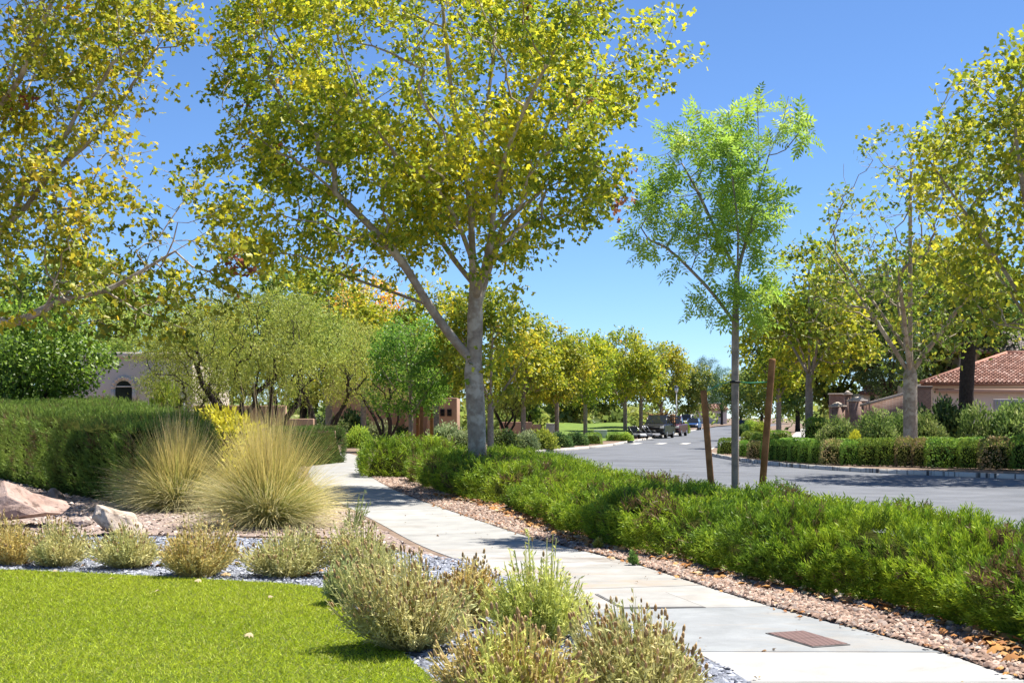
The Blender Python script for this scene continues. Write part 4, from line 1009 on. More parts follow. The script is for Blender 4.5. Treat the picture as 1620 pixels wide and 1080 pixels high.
for i, (x, yb, wpx, hpx, n, pal, hd, lab) in enumerate([
    (22, 893, 108, 82, 420, GOLD, .35, 'dry golden lavender mound at the left border'),
    (92, 896, 110, 84, 460, SAGE, .3, 'sage lavender mound in front of the large boulder'),
    (205, 898, 118, 86, 460, SAGE, .3, 'sage lavender mound in front of the angular pale rock'),
    (312, 912, 138, 104, 600, GOLD, .4, 'dry golden lavender mound in front of the left fountain grass'),
    (452, 912, 142, 84, 560, SAGE, .3, 'sage lavender mound in front of the right fountain grass'),
    (578, 912, 130, 96, 520, SAGE, .3, 'lavender mound at the sidewalk edge, behind the big seed-headed one'),
    (556, 956, 84, 82, 380, GRN, .2, 'greener small lavender mound at the corner of the turf'),
    (650, 1026, 215, 178, 950, SAGE, .4, 'big seed-headed lavender mound hanging over the turf edge'),
    (722, 985, 140, 118, 560, GOLD, .45, 'golden lavender mound between the big one and the sidewalk'),
    (856, 1012, 176, 150, 760, LIM, .03, 'upright lime-green lavender without seed heads beside the sidewalk'),
    (828, 1150, 265, 190, 900, LIM[:2] + GOLD[:2], .4, 'golden lavender mound cut by the bottom edge, left of its neighbour'),
    (1020, 1122, 235, 175, 900, SAGE, .45, 'lavender mound with fat tan heads cut by the bottom edge, nearest the sidewalk')]):
    d = CH * F / (yb - YH); mound('lavender_shrub', lab, (X(x, d), d, 0), wpx * d / F * 1.12, hpx * d / F * .95, n, pal, HEAD, hd, 300 + i, spike=(i == 9))

# weeds
def weed(label, x, yb, h_, seed, col=(.22, .27, .09)):
    d = CH * F / (yb - YH); mound('weed', label, (X(x, d), d, 0), h_ * .8, h_, 40, [col], HEAD, 0, seed, True)['group'] = 'weeds in the gravel'
weed('tall pale weed beside the sidewalk behind the lavender', 558, 838, .55, 401)
weed('small green weed in the pebble strip, nearer one', 1002, 893, .14, 402, (.14, .24, .05))
weed('small yellow-green weed in the pebble strip, farther one', 946, 868, .16, 403, (.26, .30, .06))

# ------------------------------------------------------------------ fountain grass
def fountain(label, x, yb, wpx, hpx, n, seed, ns):
    g = np.random.default_rng(seed); d = CH * F / (yb - YH); w_, h_ = wpx * d / F, hpx * d / F
    def blades(n, hh, ww, thin, c0, c1, pw, droop):
        a = g.random(n) * 2 * math.pi; th = pw[0] + (pw[1] - pw[0]) * g.random(n) ** .8
        out = np.column_stack([np.cos(a), np.sin(a)]); r0 = np.sqrt(g.random(n))[:, None] * .24
        L = g.uniform(.62, 1.05, n); seg = np.linspace(0, 1, 6); P = []; kink = g.normal(size=(n, 2)) * .13
        for t_ in seg:
            rad = np.cos(th) * L * ww / 2 * (t_ + .12 * t_ ** 2); z = hh * L * (np.sin(th) * t_ + .10 * t_ - droop * np.cos(th) * t_ ** 2.4)
            P.append(np.column_stack([out * r0 + out * rad[:, None] + kink * t_ ** 2, np.maximum(z, .01)]))
        side = np.column_stack([-out[:, 1], out[:, 0], np.zeros(n)]); side = unit(side + g.normal(size=(n, 3)) * .5)
        V = np.stack([P[i] + s_ * side * thin * (1 - .75 * seg[i]) for i in range(6) for s_ in (-1, 1)], 1)
        f_ = np.array([[2 * i, 2 * i + 1, 2 * i + 3] for i in range(5)] + [[2 * i, 2 * i + 3, 2 * i + 2] for i in range(5)])
        tt = np.repeat(seg, 2)[None, :, None] ; br = g.uniform(.75, 1.25, (n, 1, 1))
        mixr = np.clip((tt - .12) * 1.4 + g.normal(size=(n, 1, 1)) * .3, 0, 1)
        C = (A(c0) * (1 - mixr) + A(c1) * mixr) * br
        return V.reshape(-1, 3), (np.arange(n)[:, None, None] * 12 + f_[None]).reshape(-1, 3), C.reshape(-1, 3)
    r_ = thing('fountain_grass', label, 'grass', (X(x, d), d, 0), 0, 'fountain grass clumps')
    V, T, C = merge([blades(n * 3 // 2, h_ * 1.04, w_ * 1.08, .004, (.15, .27, .03), (.68, .56, .20), (.2, 1.57), .24), blades(n, h_ * .95, w_ * 1.25, .0035, (.32, .38, .08), (.74, .66, .36), (.1, .8), .34), blades(n // 4, h_ * .5, w_ * .6, .007, (.12, .22, .03), (.22, .32, .05), (.4, 1.5), .2)])
    o = link('blades', mesh_from('grass_blades', V, [T], M_dry, C), r_); o['kind'] = 'stuff'
    V, T, C = blades(ns, h_ * 1.35, w_ * 1.25, .004, (.46, .40, .16), (.62, .50, .26), (.75, 1.57), .05)
    o = link('stalks', mesh_from('grass_stalks', V, [T], M_dry, C), r_); o['kind'] = 'stuff'
fountain('left fountain grass clump with green heart against the sheared hedge', 282, 806, 180, 128, 2600, 501, 120)
fountain('right fountain grass clump, straw-tipped, beside the sidewalk', 425, 832, 200, 158, 3000, 502, 150)

# ------------------------------------------------------------------ boulders
def boulder(label, x, yb, wm, dm, hm, seed, c1, c2, rz=0, name='boulder'):
    g = np.random.default_rng(seed); import bmesh
    bm_ = bmesh.new(); pts = g.normal(size=(17, 3)); pts = unit(pts) * g.uniform(.72, 1.0, (17, 1)); pts[:, 2] = np.abs(pts[:, 2]) * 1.0 - .12
    for q in pts: bm_.verts.new(q * A([wm / 2, dm / 2, hm]))
    res = bmesh.ops.convex_hull(bm_, input=bm_.verts)
    bmesh.ops.delete(bm_, geom=[v for v in bm_.verts if not v.link_faces], context='VERTS')
    bmesh.ops.bevel(bm_, geom=list(bm_.edges), offset=min(wm, hm) * .02, segments=2, affect='EDGES', profile=.6)
    bmesh.ops.triangulate(bm_, faces=bm_.faces); bmesh.ops.subdivide_edges(bm_, edges=bm_.edges, cuts=2, use_grid_fill=True)
    me = bpy.data.meshes.new('boulder'); bm_.to_mesh(me); bm_.free()
    co = np.zeros(len(me.vertices) * 3, np.float32); me.vertices.foreach_get('co', co); co = co.reshape(-1, 3)
    co = co + (noise3(co, 5 / max(wm, .3), seed)[:, None] - .5) * .07 * wm * unit(co) + (noise3(co, 18 / max(wm, .3), seed + 1)[:, None] - .5) * .035 * wm * unit(co)
    me.vertices.foreach_set('co', co.astype(np.float32).ravel()); me.update()
    me.materials.append(mat('rock_%d' % seed, c1, c2, 3.5, .92, 1.0, 26, third=tuple(A(c1) * .5), tscale=6, tlo=.53, thi=.64))
    d = CH * F / (yb - YH); tag(link(name, me, None, (X(x, d), d, 0), rz), label, 'rock', 'landscape boulders')
boulder('large pinkish boulder at the left border in front of the hedge', 26, 832, 2.1, 1.4, .78, 601, (.30, .20, .16), (.46, .34, .29), .3)
boulder('angular pale rock between two lavender mounds', 178, 846, 1.05, .8, .62, 605, (.38, .29, .22), (.58, .50, .42), 1.2)
boulder('small rock wedged between the two larger boulders', 128, 832, .42, .35, .22, 603, (.33, .25, .21), (.5, .42, .37), .5)
boulder('tan rock beside the far bend of the sidewalk', 526, 722, .75, .6, .32, 604, (.34, .22, .16), (.46, .33, .26), .2)
boulder('dark grey stone under the juniper in the pebble strip', 1332, 944, .16, .13, .08, 606, (.16, .15, .15), (.28, .27, .26), .2)
boulder('small rock at the foot of the sheared hedge', 85, 790, .5, .4, .28, 607, (.28, .19, .15), (.42, .32, .27), .9)

# ------------------------------------------------------------------ fallen leaves
def litter(poly, n, size, cols, name, label, z=.02):
    p = sample_poly(poly, n); k = len(p); up = unit(A([0, 0, 1]) + rng.normal(size=(k, 3)) * .45)
    c = A(cols)[rng.integers(0, len(cols), k)] * rng.uniform(.7, 1.25, (k, 1))
    t_ = PL.copy(); t_[:, 2] *= 2.2
    V, T, C = scatter(t_, PLf, zz(p, z + rng.random(k) * .03), rots(up, rdir(k) * [1, 1, .15]), rng.uniform(size[0], size[1], k), c)
    tag(link(name, mesh_from(name, V, [T], M_litter, C)), label, 'leaves', kind='stuff')
BR = [(.36, .16, .05), (.44, .24, .09), (.28, .12, .045), (.5, .36, .2), (.40, .20, .06)]
hl = HF[(HF[:, 1] > 6.6) & (HF[:, 1] < 27)]
litter([tuple(q - [.38, .1]) for q in hl[::2]] + [tuple(q + [.1, 0]) for q in hl[::-2]], 750, (.05, .12), BR, 'leaf_litter', 'brown fallen leaves along the foot of the juniper hedge')
litter([(3.25, 8.6), (3.75, 8.3), (3.55, 9.4), (3.3, 9.5)], 120, (.07, .14), BR, 'leaf_litter', 'drift of curled orange leaves at the right end of the pebble strip', .03)
litter([(-8, 14.8), (-5.4, 14.1), (-3.2, 13.4), (-1.6, 13.0), (-1.4, 14), (-4, 15), (-8, 16)], 70, (.05, .11), BR, 'leaf_litter', 'brown fallen leaves between the lavender mounds')
for i, (x, y) in enumerate([(85, 909), (177, 922), (316, 924), (425, 951), (250, 942), (397, 1012)]):
    X_, d = gp(x, y); k = 1
    V, T, C = scatter(PL * [1, 1, 2.5], PLf, A([[0, 0, .05]]), rots(unit(A([[.2, -.3, 1.0]])), A([[math.cos(i * 2.1), math.sin(i * 2.1), 0]])), A([.045 + .012 * (i % 3)]), A([[.42, .34, .2]]))
    tag(link('fallen_leaf', mesh_from('fallen_leaf', V, [T], M_litter, C), None, (X_, d, 0)), 'pale fallen leaf on the turf, ' + ('at the left end of the grit edge', 'near the grit edge below the second sage mound', 'near the grit edge below the golden mound', 'nearest the corner of the turf', 'alone in the upper left of the turf', 'lowest of all on the turf')[i], 'leaf', 'fallen leaves on the turf')

pp = [tuple(q) for q in LL[(CC[:, 1] < 30)]][::8] + [tuple(q) for q in RR[(CC[:, 1] < 30)]][::-8]
litter(pp, 70, (.012, .035), [(.20, .12, .06), (.12, .09, .06), (.34, .24, .12)], 'path_debris', 'scattered bits of dead leaf on the concrete sidewalk', .004)
litter([tuple(q - [.10, 0]) for q in RR[(CC[:, 1] > 7) & (CC[:, 1] < 24)][::8]] + [tuple(q + [.12, 0]) for q in RR[(CC[:, 1] > 7) & (CC[:, 1] < 24)][::-8]], 160, (.02, .06), BR, 'edge_debris', 'dead leaf fragments along the right edge of the sidewalk', .006)
# ------------------------------------------------------------------ stakes and ties of the young ash
def stake(label, top, bot, r0, d, group):
    """round lodge pole"""
    tx, ty = top; bx_, by_ = bot
    t3 = A([X(tx, d), d, Z(ty, d)]); b3 = A([X(bx_, d), d, Z(by_, d)]); g3 = b3 + (b3 - t3) * (b3[2] / (t3[2] - b3[2]))
    mb = MB(); mb.tube([g3 - g3 + [0, 0, -.02], (t3 - g3) * .5, (t3 - g3) * .985, t3 - g3], [r0 * 1.05, r0, r0 * .97, r0 * .88], 14)
    o = mb.build('tree_stake', M_wood, smooth=False, loc=tuple(g3)); return tag(o, label, 'stake', group), t3, g3
DA = 18.0
_, t1, g1 = stake('shorter brown wooden stake left of the young ash', (1113, 617), (1125, 766), .044, 17.7, 'stakes of the young ash')
_, t2, g2 = stake('taller leaning brown wooden stake right of the young ash', (1222, 567), (1206, 768), .047, 18.0, 'stakes of the young ash')
M_strap = mat('green_strap', (.02, .30, .16), rough=.5); M_rub = mat('black_rubber', (.01, .01, .011), rough=.6)
tie = thing('tree_tie', 'green cord with black rubber collar tying the ash trunk to its stakes', 'tree tie', (X(1163, DA), DA, 0))
zc = Z(604, DA); ox = X(1163, DA)
mb = MB(); mb.tube([(.06 * math.cos(a), .06 * math.sin(a), zc) for a in np.linspace(0, 6.28, 16)], .017, 6); mb.build('collar', M_rub, tie, smooth=True)
mb = MB(); mb.tube([(.06, 0, zc), (.2, .01, zc - .012), (X(1216, DA) - ox, 0, zc + .0)], .006, 5); mb.build('cord', M_strap, tie)
mb = MB(); mb.tube([(-.06, 0, zc), (-.22, -.1, zc - .03), (t1[0] - ox + .01, t1[1] - DA, t1[2] - .03)], .006, 5); mb.build('cord', M_strap, tie)
for (lab, x, d, h_) in (('thick pale stake in front of the fresh green ash', 667, 61, 2.1), ('darker stake just left of the pale one at the fresh green ash', 661, 63, 2.0), ('thin stake right of the fresh green ash', 683, 64, 2.0)):
    mb = MB(); mb.tube([(0, 0, -.02), (0, 0, h_ * .98), (0, 0, h_)], [.09, .085, .075], 10); tag(mb.build('tree_stake', M_wood, loc=(X(x, d), d, 0)), lab, 'stake', 'stakes of the farther ash')

# ------------------------------------------------------------------ buildings
def wall_piece(name, x0, x1, d, y_top, m_, parent, depth=.4, z0=-.1, dz=0):
    a, b_ = X(x0, d), X(x1, d); zt = Z(y_top, d); mb = MB(); mb.box(((a + b_) / 2, d + depth / 2, (zt + z0) / 2), (abs(b_ - a), depth, zt - z0)); return mb.build(name, m_, parent, bevel=.03)
def arch_profile(w_, h_, n=10):
    r0 = w_ / 2; pts = [(-r0, 0), (-r0, h_ - r0)] + [(-r0 * math.cos(a), h_ - r0 + r0 * math.sin(a)) for a in np.linspace(0, math.pi, n)[1:-1]] + [(r0, h_ - r0), (r0, 0)]
    return pts
def extr_xz(mb, prof, y0, y1):
    n = len(prof); V = [(p_[0], y0, p_[1]) for p_ in prof] + [(p_[0], y1, p_[1]) for p_ in prof]
    mb.add(V, [[i, n + i, n + (i + 1) % n, (i + 1) % n] for i in range(n)]); mb.ngons = getattr(mb, 'ngons', []); b0 = mb.n - 2 * n; mb.ngons.append([b0 + i for i in range(n)]); mb.ngons.append([b0 + n + i for i in range(n)][::-1])
def arch_band(mb, w0, h0, t_, y0, y1):
    a, b_ = arch_profile(w0, h0), arch_profile(w0 + 2 * t_, h0 + t_); n = len(a)
    for k in range(n - 1):
        q = [a[k], b_[k], b_[k + 1], a[k + 1]]; V = [(p_[0], y0, p_[1]) for p_ in q] + [(p_[0], y1, p_[1]) for p_ in q]
        mb.add(V, [[0, 3, 2, 1], [4, 5, 6, 7], [0, 1, 5, 4], [1, 2, 6, 5], [2, 3, 7, 6], [3, 0, 4, 7]])

D1 = 62.0
h1 = thing('stucco_house', 'pale stucco house with an arched window behind the left hedge', 'house', (0, 0, 0))
wall_piece('wall', 128, 305, D1, 565, M_stucco, h1, depth=8)
wall_piece('wall', 60, 128, D1 + 1.4, 590, M_stucco, h1, depth=6)
mb = MB(); mb.box((X(217, D1), D1 + 4, Z(563, D1) + .05), (X(309, D1) - X(124, D1), 8.3, .25)); mb.build('parapet', M_stucco, h1)
def window(parent, xc, d, yb, yt, wpx, arched=True):
    w_, zb, zt = wpx * d / F, Z(yb, d), Z(yt, d)
    o = link('window', None, parent, (X(xc, d), d, zb))
    if arched:
        m1 = MB(); arch_band(m1, w_, zt - zb, .16, -.10, .02); m1.build('surround', M_stucco, o)
        m2 = MB(); arch_band(m2, w_ - .09, zt - zb - .05, .045, -.05, .02); m2.box((0, -.02, (zt - zb) * .72), (w_ - .1, .05, .06)); m2.build('frame', M_white, o)
        m3 = MB(); extr_xz(m3, arch_profile(w_ - .08, zt - zb - .04), -.012, .012); m3.build('pane', M_glass, o)
    else:
        m2 = MB(); h_ = zt - zb
        for (cx, cz, sx, sz) in ((-w_ / 2, h_ / 2, .09, h_ + .09), (w_ / 2, h_ / 2, .09, h_ + .09), (0, 0, w_ - .09, .09), (0, h_, w_ - .09, .09)): m2.box((cx, -.03, cz), (sx, .09, sz))
        m2.build('frame', M_white if w_ > .5 else M_black, o); m3 = MB(); m3.box((0, -.002, h_ / 2), (w_ - .08, .02, h_ - .08)); m3.build('pane', M_glass, o)
window(h1, 196, D1, 640, 600, 30); window(h1, 278, D1, 668, 628, 28, False)

h2 = thing('garden_wall', 'low pink stucco garden wall stepping down behind the mesquites', 'wall')
for (a, b_, yt) in ((306, 452, 641), (452.3, 496, 662), (496.3, 530, 674)): wall_piece('wall_section', a, b_, 58, yt, M_stucco_pink, h2, .3)
h3 = thing('stucco_house', 'pink stucco house with three tiny square windows behind the fresh green ash', 'house')
wall_piece('wall', 520, 648, 98, 600, M_stucco_pink, h3, 6); wall_piece('wall', 640, 690, 93, 640, M_stucco_pink, h3, 6); wall_piece('wall', 676, 723, 91, 629, M_stucco_pink, h3, 5)
for xw in (689, 700, 711): window(h3, xw, 91, 657, 648, 5.0, False)
h4 = thing('garden_wall', 'stepped low pink wall behind the street planes', 'wall')
for (a, b_, yt) in ((790, 842, 667), (842.3, 856, 671), (856.3, 880, 676)): wall_piece('wall_section', a, b_, 96, yt, M_stucco_pink, h4, .3)
h5 = thing('planter_wall', 'low pink planter wall at the far bend of the sidewalk', 'wall'); wall_piece('wall_section', 578, 604, 70, 696, M_stucco_pink, h5, .5); wall_piece('wall_section', 540, 566, 72, 684, M_stucco_pink, h5, .3)

# barrel tiles, each course stepped, cut to the roof polygon
def tile_roof(name, P0, P1, P2, P3, parent, pitch=.26, course=.36, cols=((.30, .165, .125), (.37, .22, .175), (.25, .135, .105), (.43, .29, .24)), rad=.4):
    """P0->P1 eave, P3->P2 ridge"""
    P0, P1, P2, P3 = map(A, (P0, P1, P2, P3)); u = unit((P1 - P0)[None])[0]; n_ = np.cross(u, P3 - P0); n_ = n_ / np.linalg.norm(n_); v = np.cross(n_, u)
    if n_[2] < 0: n_ = -n_; 
    if np.dot(v, P3 - P0) < 0: v = -v
    q = [((p_ - P0) @ u, (p_ - P0) @ v) for p_ in (P0, P1, P2, P3)]
    us = [c_[0] for c_ in q]; vs = [c_[1] for c_ in q]
    ci, cj = np.meshgrid(np.arange(min(us), max(us), pitch), np.arange(0, max(vs), course), indexing='ij'); cen = np.column_stack([ci.ravel() + pitch / 2, cj.ravel() + course / 2])
    cen = cen[in_poly(cen, q)]
    an = np.linspace(0, math.pi, 5); t_ = []
    for (vv, lift, w_) in ((-.08, .035, 1.0), (1.0, .0, .86)):
        for a in an: t_.append((-math.cos(a) * pitch * rad * w_, (vv - .5) * course, math.sin(a) * pitch * rad * 1.1 * w_ + lift))
    t_ = A(t_); f_ = np.array([[i, i + 1, i + 6] for i in range(4)] + [[i, i + 6, i + 5] for i in range(4)] + [[0, 1, 2], [0, 2, 3], [0, 3, 4]])
    rot = np.broadcast_to(np.stack([u, v, n_], -1), (len(cen), 3, 3)); pos = P0 + cen[:, :1] * u + cen[:, 1:] * v
    c_ = A(cols)[rng.integers(0, len(cols), len(cen))] * rng.uniform(.8, 1.15, (len(cen), 1))
    V, T, C = scatter(t_, f_, pos, rot, np.ones(len(cen)), c_)
    o = link(name, mesh_from(name, V, [T], M_tile, C), parent); o['kind'] = 'stuff'
    mb = MB(); mb.add([P0 - n_ * .02, P1 - n_ * .02, P2 - n_ * .02, P3 - n_ * .02, P0 - n_ * .14, P1 - n_ * .14, P2 - n_ * .14, P3 - n_ * .14], [[0, 1, 2, 3], [7, 6, 5, 4], [0, 4, 5, 1], [1, 5, 6, 2], [2, 6, 7, 3], [3, 7, 4, 0]]); mb.build('roof_deck', mat('roof_deck', (.26, .13, .09)), parent)
M_tile = attr_mat('barrel_tile', .85, .2, .3, 30)
D6 = 75.0
h6 = thing('tiled_house', 'low house with terracotta barrel tile roof at the right', 'house')
e0, e1 = X(1457, D6), X(1720, D6); ze = Z(606, D6); rd = 82.0; zr = Z(560, rd); r0_ = X(1592, rd)
wall_piece('wall', 1476, 1715, D6 + .8, 606, M_stucco_pink if False else M_stucco, h6, 7)
mb = MB(); mb.box(((e0 + e1) / 2 + .25, D6 + .25, ze - .18), (e1 - e0 - .5, .12, .22)); mb.build('fascia', mat('cream_fascia', (.50, .40, .30)), h6)
mb = MB(); mb.box(((e0 + e1) / 2 + .6, D6 + .5, ze - .42), (e1 - e0 - .9, .55, .22)); mb.build('cornice', mat('pink_cornice', (.46, .31, .24)), h6)
tile_roof('roof_tiles', (e0, D6, ze), (e1, D6, ze), (e1, rd, zr), (r0_, rd, zr), h6)
tile_roof('roof_tiles', (X(1474, 83), 83, ze), (e0, D6, ze), (r0_, rd, zr), (r0_, rd + .02, zr), h6)
mb = MB(); mb.tube([(e0, D6, ze + .05), (r0_, rd, zr + .08)], .11, 8); mb.tube([(r0_, rd, zr + .08), (e1, rd, zr + .08)], .11, 8); mb.build('ridge_caps', mat('ridge_tile', (.34, .15, .10), (.42, .21, .15), 6), h6)
h7 = thing('upper_house', 'taller beige house with grey tile roof peeking over the terracotta roof', 'house')
wall_piece('wall', 1518, 1740, 98, 553, M_stucco, h7, 6)
GREY = ((.24, .21, .20), (.32, .28, .27), (.20, .18, .18), (.38, .34, .33))
tile_roof('roof_tiles', (X(1505, 96.5), 96.5, Z(556, 96.5)), (X(1745, 96.5), 96.5, Z(556, 96.5)), (X(1745, 104), 104, Z(524, 104)), (X(1560, 104), 104, Z(524, 104)), h7, .34, .42, GREY)
for xw in (1556, 1600): window(h7, xw, 98, 575, 560, 9, False)
h8 = thing('gable_house', 'small gabled stucco house behind the capped stone wall', 'house')
wall_piece('wall', 1366, 1445, 100, 622, M_stucco, h8, 6)
for xw in (1380, 1398, 1420): window(h8, xw, 100, 633, 625, 4.5, False)
tile_roof('roof_tiles', (X(1360, 99.3), 99.3, Z(622, 99.3)), (X(1450, 99.3), 99.3, Z(622, 99.3)), (X(1430, 103), 103, Z(604, 103)), (X(1378, 103), 103, Z(604, 103)), h8)
# brick pillars and capped wall
mbk, t, b = new_mat('brown_block'); bt = t.nodes.new('ShaderNodeTexBrick'); bt.inputs['Scale'].default_value = 4.2
bt.inputs['Color1'].default_value = (.20, .115, .085, 1); bt.inputs['Color2'].default_value = (.30, .18, .14, 1); bt.inputs['Mortar'].default_value = (.36, .30, .26, 1); bt.inputs['Mortar Size'].default_value = .015
tc = t.nodes.new('ShaderNodeTexCoord'); mp = t.nodes.new('ShaderNodeMapping'); mp.inputs['Rotation'].default_value = (R(90), 0, 0)
t.links.new(tc.outputs['Object'], mp.inputs[0]); t.links.new(mp.outputs[0], bt.inputs[0]); t.links.new(bt.outputs[0], b.inputs['Base Color']); b.inputs['Roughness'].default_value = .9
M_block = mbk; M_cap = mat('stone_cap', (.42, .36, .31), (.54, .47, .41), 4, .85)
def pillar(label, x, d, wpx, y_top):
    w_ = wpx * d / F; zt = Z(y_top, d); o = thing('block_pillar', label, 'pillar', (X(x, d), d, 0), 0, 'block pillars on the right')
    m1 = MB(); m1.box((0, 0, (zt - .32) / 2), (w_, w_, zt - .32)); m1.build('shaft', M_block, o)
    m2 = MB(); m2.box((0, 0, zt - .27), (w_ + .16, w_ + .16, .1)); m2.box((0, 0, zt - .12), (w_ + .1, w_ + .1, .2), 0, .12); m2.build('cap', M_cap, o)
pillar('squat brown block pillar with pyramid cap, leftmost by the right sidewalk', 1325, 74, 19, 635)
pillar('taller brown block pillar with pyramid cap joined to the sloping wall', 1356, 73, 22, 626)
pillar('brown block pillar farther back, behind the squat one', 1341, 88, 9, 617)
o = thing('block_wall', 'straight brown block wall behind the pillars', 'wall'); wall_piece('wall_section', 1313, 1343, 90, 624, M_block, o, .3); wall_piece('coping', 1312, 1344, 89.9, 622, M_cap, o, .5, Z(624, 90) + .003)
o = thing('block_wall', 'brown stone wall with pale cap sloping up to the right', 'wall')
a3, b3 = A([X(1366, 72), 72, 0]), A([X(1447, 66), 66, 0]); za, zb_ = Z(643, 72), Z(622, 66)
def slope_box(mb, a, b_, z0a, z1a, z0b, z1b, t_):
    n2 = unit(np.array([[-(b_ - a)[1], (b_ - a)[0], 0]]))[0] * t_ / 2
    mb.add([a - n2 + [0, 0, z0a], b_ - n2 + [0, 0, z0b], b_ + n2 + [0, 0, z0b], a + n2 + [0, 0, z0a], a - n2 + [0, 0, z1a], b_ - n2 + [0, 0, z1b], b_ + n2 + [0, 0, z1b], a + n2 + [0, 0, z1a]], [[3, 2, 1, 0], [4, 5, 6, 7], [0, 1, 5, 4], [1, 2, 6, 5], [2, 3, 7, 6], [3, 0, 4, 7]])
mb = MB(); slope_box(mb, a3, b3, -.1, za, -.1, zb_, .25); mb.build('wall_section', M_block, o)
mb = MB(); slope_box(mb, a3, b3, za + .004, za + .14, zb_ + .004, zb_ + .14, .42); mb.build('coping', M_cap, o)
o = thing('block_pier', 'dark block pier at the high end of the sloping wall', 'wall'); wall_piece('shaft', 1447, 1474, 65.5, 614, M_block, o, .7); wall_piece('cap', 1445, 1476, 65.4, 610, mat('dark_cap', (.16, .13, .12)), o, .9, Z(614, 65.4) + .004)
o = thing('block_wall', 'low grey garden wall at the right border', 'wall'); wall_piece('wall_section', 1574, 1640, 68, 631, mat('grey_block', (.36, .33, .31), (.44, .41, .39), 3), o, .3)

# ------------------------------------------------------------------ dark trunk tree before the tiled house
dk = generic('dark_trunk_tree', 9.2, 3.0, 4.9, 5, 300, (SL, SLf), 16, .28, (.15, .25), [(.05, .085, .016), (.10, .14, .02), (.18, .19, .025), (.30, .27, .03)], [.25, .35, .3, .1], M_bark_dark, .34, 181, lean=.15, skip=.2)
put(dk, 'dark_trunk_tree', 'thick black-barked trunk in front of the terracotta roof', 1527, 62, rot=0)

# ------------------------------------------------------------------ right sidewalk, lawn
poly_sheet('right_sidewalk', [gp(1243, 697), gp(1277, 697), gp(1288, 681), gp(1292, 674), gp(1276, 674), gp(1262, 681)], .004, M_kerb)
lv = []
for i in range(13):
    for j in range(9):
        d = 90 + j * 5.0; x = np.interp(i, [0, 12], [862, 1004 - j * 1.0]); lv.append((X(x, d), d, .004 + (.026 * (d - 90)) * (1 + .06 * math.sin(i * .8))))
q = [[i * 9 + j, (i + 1) * 9 + j, (i + 1) * 9 + j + 1, i * 9 + j + 1] for i in range(12) for j in range(8)]
tag(link('lawn', mesh_from('lawn', lv, [np.array(q)], mat('lawn_green', (.09, .15, .02), (.15, .22, .03), 1.5, .95, .6, 30), smooth=True)), kind='structure')

# utility boxes
M_box = mat('utility_paint', (.52, .52, .49), (.6, .6, .57), 3, .5)
def ubox(label, x, d, wpx, y_top, doors):
    w_ = wpx * d / F; h_ = Z(y_top, d); o = thing('utility_cabinet', label, 'utility box', (X(x, d), d, 0))
    m1 = MB(); m1.box((0, 0, .04), (w_ + .2, .7, .1)); m1.build('plinth', M_kerb, o)
    m1 = MB(); m1.box((0, 0, .09 + (h_ - .14) / 2), (w_, .55, h_ - .14)); m1.build('body', M_box, o, bevel=.02)
    m1 = MB(); m1.box((0, 0, h_ - .025), (w_ + .06, .62, .05)); m1.build('lid', M_box, o, bevel=.015)
    for k in range(doors):
        ww = w_ / doors; m2 = MB(); m2.box((-w_ / 2 + ww * (k + .5), -.285, .12 + (h_ - .2) / 2), (ww - .05, .02, h_ - .26)); dd = m2.build('door', M_box, o, bevel=.006)
        m3 = MB(); m3.box((-w_ / 2 + ww * (k + .5) + (ww * .35 if k == 0 else -ww * .35), -.305, h_ * .5), (.03, .03, .12)); m3.build('handle', mat('dark_handle', (.05, .05, .05)), dd)
ubox('narrow white utility pedestal left of the lawn', 871, 88, 14, 669.5, 1)
ubox('low wide white electrical cabinet on the lawn edge', 950, 95, 20, 679.5, 2)

# ------------------------------------------------------------------ vehicles
M_tyre = mat('tyre', (.012, .012, .013), rough=.85); M_rim = mat('rim', (.45, .45, .47), rough=.35, metal=.8); M_lamp = mat('lamp_glass', (.75, .75, .72), rough=.15, spec=.6); M_black = mat('black_trim', (.015, .015, .017), rough=.6)
def loft(mb, st, cham=.12):
    """stations (y, z0, z1, halfwidth_bottom, halfwidth_top)"""
    V = []
    for (y, z0, z1, a, b_) in st:
        c_ = cham * (z1 - z0); V += [(-a, y, z0 + c_), (-a * .94, y, z0), (a * .94, y, z0), (a, y, z0 + c_), (b_, y, z1 - c_), (b_ * .9, y, z1), (-b_ * .9, y, z1), (-b_, y, z1 - c_)]
    n = 8; Q = [[k * n + j, k * n + (j + 1) % n, (k + 1) * n + (j + 1) % n, (k + 1) * n + j] for k in range(len(st) - 1) for j in range(n)]
    b0 = mb.n; mb.add(V, Q); mb.ngons = getattr(mb, 'ngons', []); mb.ngons.append([b0 + j for j in range(n)][::-1]); mb.ngons.append([b0 + (len(st) - 1) * n + j for j in range(n)])
def wheels(o, W, ys, r0):
    for y in ys:
        for sx in (-1, 1):
            wr = link('wheel', None, o, (sx * (W / 2 - .12), y, r0))
            m1 = MB(); m1.tube([(-.12, 0, 0), (-.1, 0, 0), (.1, 0, 0), (.12, 0, 0)], [r0 * .86, r0, r0, r0 * .86], 18); m1.build('tyre', M_tyre, wr)
            m1 = MB(); m1.tube([(sx * .10, 0, 0), (sx * .128, 0, 0)], [r0 * .62, r0 * .55], 14); m1.build('rim', M_rim, wr)
